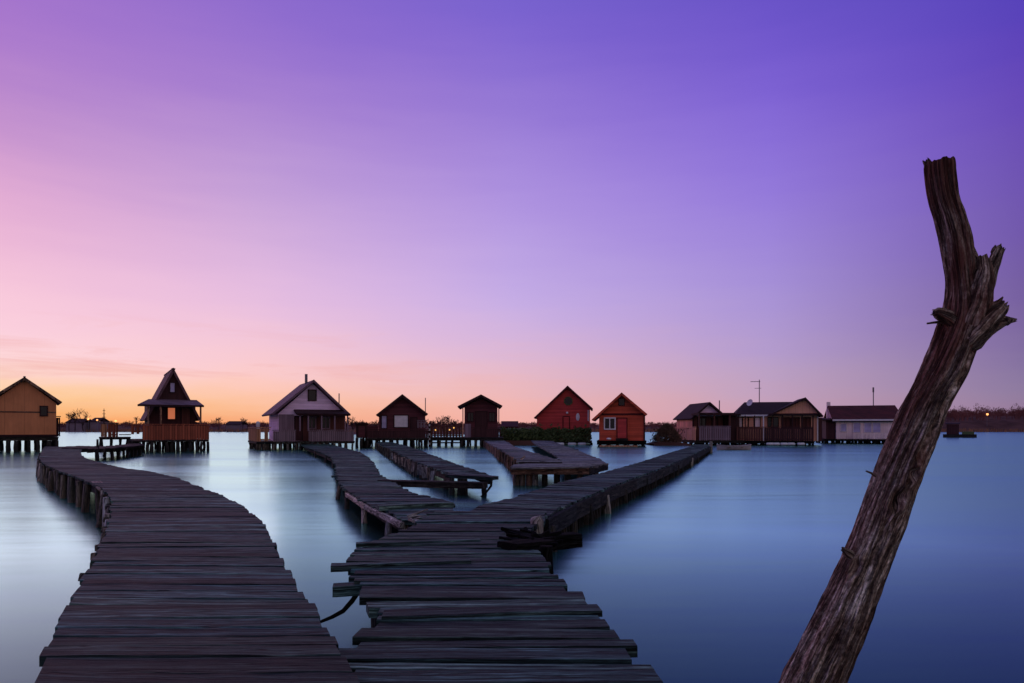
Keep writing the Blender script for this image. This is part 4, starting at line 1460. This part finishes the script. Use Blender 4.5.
tag(hd, 'dark green hedge on the bank between the narrow dark cabin and the red cabin', 'hedge')
mb = MB()
isl = [at_y(499, 441, YR - 2.4), at_y(540, 441.5, YR - 2.4), at_y(540, 440, YR + 5), at_y(499, 440, YR + 5)]
mb.prism([(isl[0].x, -.4), (isl[1].x, -.4), (isl[1].x, .25), (isl[1].x - .6, .36), (isl[0].x + .5, .36), (isl[0].x, .22)], YR - 2.4, YR + 5)
tag(mb.build('bank', 'land'), kind='structure')

# 7 rust orange cabin
c = Cabin('cabin', 'rust orange gabled cabin with a white framed window and floating base', 621.6, dist(446.3), 0)
c.gable(599, 644.5, 440.6, 416.5, 414, 621.6, 395.5, 4.6, 'orange')
c.roof(591.8, 419.8, 647, 414.6, 621.6, 393, -.55, 4.9, 'roofred', .1, 'orange', .16)
c.window(605, 614.5, 418.5, 428.5, 0, 'white', 'glass', 1, .09)
c.door(617.5, 626.5, 418.5, 438, 0, 'red', 'roofred')
c.window(619, 624.2, 398.8, 405.2, 0, 'trim', 'glass', 0, .04)
c.box('gable_beam', 'roofred', 601, 643, 413.4, 415, -.06, -.003)
c.box('corner_post', 'orange', 629.5, 630.5, 415.2, 440.5, -.05, -.003)
c.box('corner_post', 'roofred', 643.5, 645, 415.2, 440.5, -.07, -.003)
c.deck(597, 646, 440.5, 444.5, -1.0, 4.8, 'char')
c.box('front_float', 'railpale', 600, 637, 445, 446.6, -1.2, -1.02)
c.box('step', 'beam', 616, 628, 438.2, 440.4, -.5, -.06)
MB().ball((c.x(609), -.6, c.z(438.8)), .11, 10, (1.6, 1, .8)).build('basin', 'white', c.root, True)
c.stilts(599, 644, 444.6, (-.8, 2, 4.6), 6, .09)

# 8 brown turned cabin
c = Cabin('cabin', 'brown cabin turned sideways with a pale gable, just left of the large veranda house', 708, dist(444.8), 20)
c.gable(693, 723, 440, 416, 416, 708, 404, 4.2, 'lilac')
c.roof(689.5, 418.6, 724, 416, 708, 402.2, -.4, 4.4, 'roofdark', .1, 'trim', .14)
c.box('porch_roof', 'roofdark', 691, 726, 413.3, 415.6, -1.9, -.02)
c.box('porch_roof', 'roofdark', 726, 735, 414.3, 416, -1.2, 2)
c.box('porch_wall', 'brown', 693.2, 722.8, 416, 440, -.05, -.003)
MB().box(c.x(693) - .03, c.x(693) - .004, .1, 4.1, c.z(428), c.z(419)).build('side_panel', 'peach', c.root)
c.door(712, 717, 419, 439.8, -.05, 'dkbrown')
c.window(698, 705, 418.5, 427, -.05, 'trim', 'glass', 1)
c.box('store_wall', 'dkbrown', 724, 735, 416.2, 440, -.9, 1.8)
c.deck(687, 735, 440, 442.5, -2.0, 4.6)
c.railing(691, 721, 426.6, 440, -1.95, 'greywall', .17, .7)
c.side_railing(687.2, 427.5, 440, -1.9, 4.4, 'peach', .3, .55)
for px in (691.4, 706, 721):
    c.box('porch_post', 'brown', px - .6, px + .6, 415.7, 426.5, -1.85, -1.75)
c.box('corner_post', 'trim', 692.2, 693.6, 416, 440, -.09, -.053)
c.stilts(688, 734, 442.5, (-1.8, .5, 2.5, 4.4), 8, .1, 'char')
c.pole('aerial', 722.2, 400, 414, .6, .04)

# dry bush beside it
mb = MB()
cc = at_y(667, 441, 53)
for i in range(3200):
    u = random.uniform(-1, 1)
    v_ = random.random() ** .8
    wd = 1.05 * math.sqrt(max(.02, 1 - (v_ ** 2) * .8)) * (1 + .25 * noise.noise(Vector((v_ * 3, u * 2, 4))))
    p = Vector((cc.x + u * wd, cc.y + random.uniform(-1, 1) * wd, .1 + 1.62 * v_ * (1 - .35 * u * u)))
    d = Vector((u * .7 + random.gauss(0, .3), random.gauss(0, .4), 1)).normalized()
    s = random.uniform(.1, .22)
    e = d.orthogonal().normalized() * .02
    mb._add([p - d * s - e, p - d * s + e, p + d * s], [(0, 1, 2)], [(0, 0, 0)] * 3, .5)
for i in range(900):
    v_ = random.random()
    p = Vector((cc.x + random.gauss(0, .55), cc.y + random.gauss(0, .55), .1 + 1.2 * v_))
    mb.leaf(p, .09)
tag(mb.build('bush', 'dry'), 'rounded dry brown bush left of the brown turned cabin', 'bush')
mb = MB()
mb.prism([(cc.x - 1.3, -.4), (cc.x + 1.5, -.4), (cc.x + 1.5, .14), (cc.x + .6, .26), (cc.x - .8, .24), (cc.x - 1.3, .12)], cc.y - 1.4, cc.y + 1.6)
tag(mb.build('bank', 'land'), kind='structure')

# 9 veranda house
c = Cabin('cabin', 'large veranda house with a peach gable, satellite dish and glazed front', 795, dist(445.2), 8)
c.box('wall', 'peach', 737, 818, 415, 441, 0, 5)
zr, ze = c.z(400.6), c.z(414.3)
mb = MB()
A0, A1 = Vector((c.x(746), 2.5, zr)), Vector((c.x(806), 2.5, zr))
e0, e1 = Vector((c.x(733), -.45, ze)), Vector((c.x(820), -.45, ze))
g0, g1 = Vector((c.x(733), 5.4, ze)), Vector((c.x(820), 5.4, ze))
mb.slab([e0, e1, A1, A0], .1)
mb.slab([g1, g0, A0, A1], .1)
mb.slab([e0, A0, A0 + Vector((0, .01, 0)), g0], .1)
mb.slab([e1, g1, A1 + Vector((0, .01, 0)), A1], .1)
rf = mb.build('roof', 'roofdark', c.root)
MB().box(c.x(733.5), c.x(767), -.55, -.46, ze - .14, ze - .02).build('gutter', 'white', rf)
poly = [(c.x(769.5), c.z(414.5)), (c.x(817.5), c.z(414.5)), (c.x(802.8), c.z(400.4))]
MB().prism(poly, -.9, 2.2).build('gable_wall', 'peach', c.root)
c.roof(766, 415.4, 820.5, 416.6, 802.8, 398.2, -1.2, 2.6, 'roofdark', .1, 'trim', .14)
c.box('gable_beam', 'trim', 767, 819, 413.6, 415.4, -1.0, -.903)
xs = [735.5, 741.5, 747.5, 753.5, 760]
for a_, b_ in zip(xs[:-1], xs[1:]):
    c.window(a_ + .6, b_ - .6, 417.6, 427, 0, 'trim', random.choice(['peach', 'cream']), 0, .05)
for a_, b_ in ((767.8, 771), (773.4, 778)):
    c.window(a_, b_, 417.6, 427, 0, 'trim', 'glass', 0, .05)
for a_, b_ in ((782, 790), (792, 799), (802, 810)):
    c.window(a_, b_, 418, 427.5, 0, 'trim', 'brown', 1, .06)
for px in (734.5, 743.5, 753, 762, 771.5, 781, 790.8, 800.5, 811):
    c.box('veranda_post', 'white' if px == 762 else 'trim', px - .55, px + .55, 415.5, 441, -.88, -.78)
c.railing(734.5, 761.4, 427.4, 440.8, -.95, 'brown', .18, .72)
c.railing(762.7, 811, 427.4, 440.8, -.95, 'dkbrown', .16, .85)
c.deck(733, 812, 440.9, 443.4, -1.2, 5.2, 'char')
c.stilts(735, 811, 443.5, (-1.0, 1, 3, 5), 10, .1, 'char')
c.box('store_wall', 'dkbrown', 812.5, 822.5, 418, 441.5, .3, 3)
c.box('pale_post', 'white', 816.4, 817.6, 416.5, 441, -.2, -.1)
ae = MB().tube([(c.x(762), 2.4, c.z(403)), (c.x(762), 2.4, c.z(377))], .035, 8)
aer = ae.build('aerial', 'metal', c.root)
mb = MB()
zt = c.z(379)
mb.tube([(c.x(752.5), 2.4, zt), (c.x(763), 2.4, zt)], .02, 6)
for k in range(6):
    X = c.x(753 + k * 1.7)
    mb.tube([(X, 2.1, zt + .02), (X, 2.7, zt + .02)], .012, 5)
zt = c.z(386)
mb.tube([(c.x(757), 2.4, zt), (c.x(764), 2.4, zt)], .018, 6)
mb.build('aerial_arms', 'metal', aer)
dm = MB()
ds = []
for i in range(5):
    rr = .28 * i / 4
    for j in range(14):
        an = 2 * math.pi * j / 14
        ds.append(Vector((rr * math.cos(an), -.10 * (i / 4) ** 2, rr * math.sin(an))))
fs = [(i * 14 + j, i * 14 + (j + 1) % 14, (i + 1) * 14 + (j + 1) % 14, (i + 1) * 14 + j) for i in range(4) for j in range(14)]
mt = Matrix.Translation((c.x(749.5), -.2, c.z(402.6))) @ Matrix.Rotation(R(-45), 4, 'Z') @ Matrix.Rotation(R(-20), 4, 'X')
dm._add([mt @ p for p in ds] + [mt @ (p + Vector((0, .015, 0))) for p in ds], fs + [tuple(x + 70 for x in f[::-1]) for f in fs], [(0, 0, 0)] * 140, .5)
dish = dm.build('satellite_dish', 'white', c.root, True)
MB().tube([(c.x(749.5), -.18, c.z(402.6)), (c.x(749.5), .7, c.z(409))], .025, 6).build('dish_arm', 'metal', dish)
for i, (px, lb) in enumerate(((770, 'leftmost pale float under the veranda house'), (776, 'second pale float from the left under the veranda house'), (784, 'middle pale float under the veranda house'), (791, 'second pale float from the right under the veranda house'), (801, 'rightmost pale float under the veranda house'))):
    p = at_y(px, 442.7, c.Y - 1.3)
    o = MB().tube([(-.28, 0, 0), (-.23, 0, 0), (.23, 0, 0), (.28, 0, 0)], [.06, .10, .10, .06], 12).build('float', 'foam', None, True)
    o.location = (p.x, p.y, .13)
    tag(o, lb, 'float', 'pale floats under the veranda house')

# 10 white long house
c = Cabin('cabin', 'long white panelled house with a dark red roof at the right of the row', 858, dist(443.6), 10)
x0, x1 = c.x(836), c.x(897)
zb, ze, zr = c.z(439), c.z(418.6), c.z(404.6)
D = 5.0
# walls with the gable ends left and right
mb = MB()
vs = [(x0, 0, zb), (x0, D, zb), (x0, D, ze), (x0, D / 2, zr - .12), (x0, 0, ze)]
vs += [(x1, y, z) for (_, y, z) in vs]
mb._add(vs, [(0, 1, 2, 3, 4), (9, 8, 7, 6, 5), (0, 4, 9, 5), (1, 6, 7, 2), (2, 7, 8, 3), (3, 8, 9, 4), (0, 5, 6, 1)], [(p[0], p[2], 0) for p in vs], .5)
mb.build('wall', 'cream', c.root)
mb = MB()
rx0, rx1 = x0 - .35, x1 + .45
mb.slab([Vector((rx0, -.45, ze - .08)), Vector((rx1, -.45, ze - .08)), Vector((rx1 - .1, D / 2, zr)), Vector((rx0, D / 2, zr))], .1)
mb.slab([Vector((rx1, D + .45, ze - .08)), Vector((rx0, D + .45, ze - .08)), Vector((rx0, D / 2, zr)), Vector((rx1 - .1, D / 2, zr))], .1)
rf = mb.build('roof', 'roofred', c.root)
MB().box(rx0, rx1, -.53, -.46, ze - .2, ze - .06).build('fascia', 'white', rf)
MB().box(rx0 + .02, rx1 - .02, -.3, -.003, ze - .3, ze - .18).build('soffit', 'trim', rf)
MB().box(x0 - .35, x0 - .05, D / 2 + .3, D / 2 + .62, ze, c.z(400.5)).build('chimney', 'cream', rf)
c.box('porch_wall', 'dkbrown', 826, 835.6, 419.5, 440, .2, 3)
MB().slab([Vector((c.x(820), -.2, c.z(419.2))), Vector((x0 - .03, -.2, c.z(419.2))), Vector((x0 - .03, 3, c.z(417.5))), Vector((c.x(820), 3, c.z(417.5)))], .1).build('porch_roof', 'roofdark', c.root)
c.window(853.5, 860, 423, 432, 0, 'white', 'glassblue', 0, .05)
c.window(864.5, 871, 423, 432, 0, 'white', 'glassblue', 0, .05)
c.window(873, 880, 423, 432, 0, 'white', 'glassblue', 0, .05)
c.window(841, 846, 424, 431, 0, 'white', 'glassblue', 0, .05)
c.railing(852, 897, 433.5, 438.6, -.9, 'cream', .3, .25)
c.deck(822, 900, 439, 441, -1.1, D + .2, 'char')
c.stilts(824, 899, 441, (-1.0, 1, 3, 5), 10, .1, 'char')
c.pole('aerial', 879.5, 386, 406, D / 2, .04)
MB().box(c.x(878.7), c.x(880.1), D / 2 - .1, D / 2 + .1, c.z(391), c.z(386)).build('aerial_head', 'metal', c.root)

# pale rowing boat by the end of the right arm
def hull(name, L, W, Hh, label, cat, loc, rz, mat):
    root = thing(name, label, cat, loc, rz)
    n = 14
    vs, fs = [], []
    for i in range(n + 1):
        t = i / n * 2 - 1
        wv = W / 2 * max(.06, (1 - abs(t) ** 2.4))
        sh = Hh * (1 + .35 * t * t)
        for (a, z) in ((-1, sh), (-.85, sh * .35), (-.45, -.08), (.45, -.08), (.85, sh * .35), (1, sh)):
            vs.append((t * L / 2, a * wv, z))
    m = 6
    for i in range(n):
        for j in range(m - 1):
            fs.append((i * m + j, i * m + j + 1, (i + 1) * m + j + 1, (i + 1) * m + j))
    fs.append((0, 1, 2, 3, 4, 5))
    fs.append(tuple(n * m + k for k in (5, 4, 3, 2, 1, 0)))
    mb = MB()
    mb._add(vs, fs, [(p[0], p[1], p[2]) for p in vs], .5)
    mb.build('hull', mat, root, False)
    for x in (-L * .2, L * .15):
        MB().box(x - .1, x + .1, -W * .44, W * .44, Hh * .6, Hh * .6 + .03).build('thwart', 'slat', root)
    for s in (-1, 1):
        mb = MB()
        for i in range(n):
            a = Vector(vs[i * m + (0 if s < 0 else 5)])
            b = Vector(vs[(i + 1) * m + (0 if s < 0 else 5)])
            mb.bar(a + Vector((0, 0, .025)), b + Vector((0, 0, .025)), .05, .04)
        mb.build('gunwale', mat, root)
    return root
p = at_z(734, 450, 0)
hull('rowing_boat', 2.15, .75, .24, 'pale low rowing boat moored at the end of the right plank arm', 'boat', (p.x, p.y, .0), R(6), 'boat')
# dark work float behind the trunk
p = at_z(962, 437.5, 0)
rt = thing('work_raft', 'dark work raft with a small boxy shelter right of the leaning trunk', 'raft', (p.x, p.y, 0), R(-33))
k = p.y / F
MB().box(-16 * k, 12 * k, -1.5, 1.5, -.3, 3.2 * k).build('hull', 'beam', rt)
MB().box(-13 * k, -2.5 * k, -.9, .9, 3.2 * k + .003, 13 * k).build('shelter', 'dkbrown', rt)
MB().slab([Vector((-14 * k, -1.1, 14 * k)), Vector((-1.5 * k, -1.1, 14 * k)), Vector((-1.5 * k, 1.1, 15 * k)), Vector((-14 * k, 1.1, 15 * k))], .1).build('shelter_roof', 'roofdark', rt)
MB().box(0, 10 * k, -1.3, 1.2, 3.2 * k + .003, 6 * k).build('crate_deck', 'leaf', rt)

# ------------------------------------------------------------------ bare trees on the far bank
def bare_tree(base, h, label, spread=.5, lv=4, grp='bare trees on the far bank'):
    root = thing('bare_tree', label, 'tree', base, 0, grp)
    rnd = random
    tr, cr = MB(), MB()

    def grow(p, d, L, r, lev):
        q = p + d * L
        mid = p + d * L * .5 + Vector((rnd.gauss(0, .04), rnd.gauss(0, .04), 0)) * L
        (tr if lev == 0 else cr).tube([p, mid, q], [r, r * .85, r * .65], 5 if lev < 2 else 3, 0, False)
        if lev >= lv:
            return
        for k in range(4 if lev < 2 else 3):
            nd = (d + Vector((rnd.gauss(0, spread), rnd.gauss(0, spread), rnd.uniform(0, .35)))).normalized()
            st = p.lerp(q, rnd.uniform(.55, 1.0)) if k else q
            grow(st, nd, L * rnd.uniform(.55, .8), max(r * .55, .035), lev + 1)
    grow(Vector((0, 0, -.4)), Vector((rnd.gauss(0, .05), 0, 1)).normalized(), h * .34, h * .022, 0)
    tr.build('trunk', 'bark', root)
    cr.build('crown', 'bark', root)
    return root
for px, top, Y, lb in ((431.5, 414, 150, 'slender bare tree just right of the dark gabled cabin'), (437, 416, 165, 'lower bare tree above the left end of the picket fence'),
                       (443, 413, 150, 'tall bare tree left of the middle of the picket fence'), (449.5, 412.5, 158, 'tallest bare tree above the middle of the picket fence'),
                       (456, 414, 150, 'bare tree nearest the narrow dark cabin, on its left'), (346.5, 415, 160, 'bare tree touching the right eave of the lilac white cabin'), (352.5, 413, 165, 'bare tree between the lilac white cabin and the privy'),
                       (358.5, 416, 155, 'low bare tree above the privy roof'), (69, 408, 235, 'thin bare tree just right of the ochre cabin'), (75, 406, 225, 'tall bare tree second right of the ochre cabin'),
                       (83, 405, 230, 'tallest bare tree left of the slatted stall'), (136, 412, 220, 'bare tree peeping out left of the steep roofed cabin'), (218, 414, 240, 'bare tree right of the steep roofed cabin'),
                       (243, 416, 235, 'bare tree left of the lilac white cabin'), (373, 416, 170, 'low bare tree left of the dark gabled cabin')):
    p = at_y(px, HOR, Y)
    z0 = .9 if Y > 200 else -.2
    hh = H + (HOR - top) / F * Y - z0
    bare_tree((p.x, Y, z0), hh * 1.05, lb)
# spit of land that carries the nearer trees
mb = MB()
a0, a1 = at_y(322, HOR, 170).x, at_y(500, HOR, 170).x
n = 40
vs, fs = [], []
for j, (y, zz) in enumerate(((142, -.6), (147, .2), (160, .5), (178, .3), (186, -.6))):
    for i in range(n + 1):
        x = a0 + (a1 - a0) * i / n
        ed = min(1, i / 4, (n - i) / 4)
        vs.append((x, y + 2 * noise.noise(Vector((x * .1, y, 0))), zz * ed - .3 * (1 - ed) + .12 * noise.noise(Vector((x * .3, y * .1, 3)))))
for j in range(4):
    for i in range(n):
        fs.append((j * (n + 1) + i, j * (n + 1) + i + 1, (j + 1) * (n + 1) + i + 1, (j + 1) * (n + 1) + i))
mb._add(vs, fs, [(0, 0, 0)] * len(vs), .5)
tag(mb.build('spit', 'land', smooth=True), kind='structure')

# far buildings and lamps
def far_house(px0, px1, ty, ry, Y, label):
    x0, x1 = at_y(px0, 0, Y).x, at_y(px1, 0, Y).x
    zt, zr = H + (HOR - ty) / F * Y, H + (HOR - ry) / F * Y
    cx, w = (x0 + x1) / 2, (x1 - x0) / 2
    r = thing('far_building', label, 'building', (cx, Y, .3), 0, 'low buildings on the far bank')
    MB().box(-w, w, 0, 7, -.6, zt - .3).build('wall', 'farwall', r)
    mb = MB()
    mb.slab([Vector((-w - .3, -.4, zt - .3)), Vector((w + .3, -.4, zt - .3)), Vector((w + .3, 3.5, zr - .3)), Vector((-w - .3, 3.5, zr - .3))], .15)
    mb.slab([Vector((w + .3, 7.4, zt - .3)), Vector((-w - .3, 7.4, zt - .3)), Vector((-w - .3, 3.5, zr - .3)), Vector((w + .3, 3.5, zr - .3))], .15)
    mb.build('roof', 'roofdark', r)
far_house(66, 83, 422.5, 418.5, 252, 'long low building on the far bank right of the ochre cabin')
far_house(90, 98, 421.5, 417.5, 254, 'small building on the far bank behind the slatted stall')
far_house(226, 240, 424.5, 421, 256, 'low building on the far bank between the steep roofed and lilac cabins')
def far_lamp(px, py, Y, label, s=.28):
    p = at_y(px, py, Y)
    r = thing('street_lamp', label, 'street lamp', (p.x, p.y, .5), 0, 'lit street lamps on the far bank')
    MB().tube([(0, 0, -.3), (0, 0, p.z - .5)], .07, 6).build('pole', 'metal', r)
    MB().ball((0, -.2, p.z - .5), s, 8).build('lamp_head', 'farlamp', r, True)
for px, py, Y, lb, s in ((88.5, 419, 246, 'lit lamp on the far bank left of the slatted stall', .38), (97.5, 420, 246, 'lit lamp on the far bank over the slatted stall', .3),
                  (116, 421, 248, 'lit lamp on the far bank between the stall and the steep roofed cabin', .4), (987, 414.3, 262, 'lit orange lamp among the woods on the right hillside', .42)):
    far_lamp(px, py, Y, lb, s)
p = at_y(104, 422, 250)
rt = thing('radio_mast', 'thin mast on the far bank above the slatted stall', 'mast', (p.x, p.y, .5))
zt = H + (HOR - 408.5) / F * 250 - .5
MB().tube([(0, 0, -.4), (0, 0, zt * .5), (0, 0, zt)], [.35, .22, .08], 6).build('pole', 'bark', rt)
mb = MB()
for i in range(4):
    z = zt * (.45 + .15 * i)
    wq = .9 - .15 * i
    mb.box(-wq, wq, -.08, .08, z, z + .15)
mb.build('crossarm', 'bark', rt)
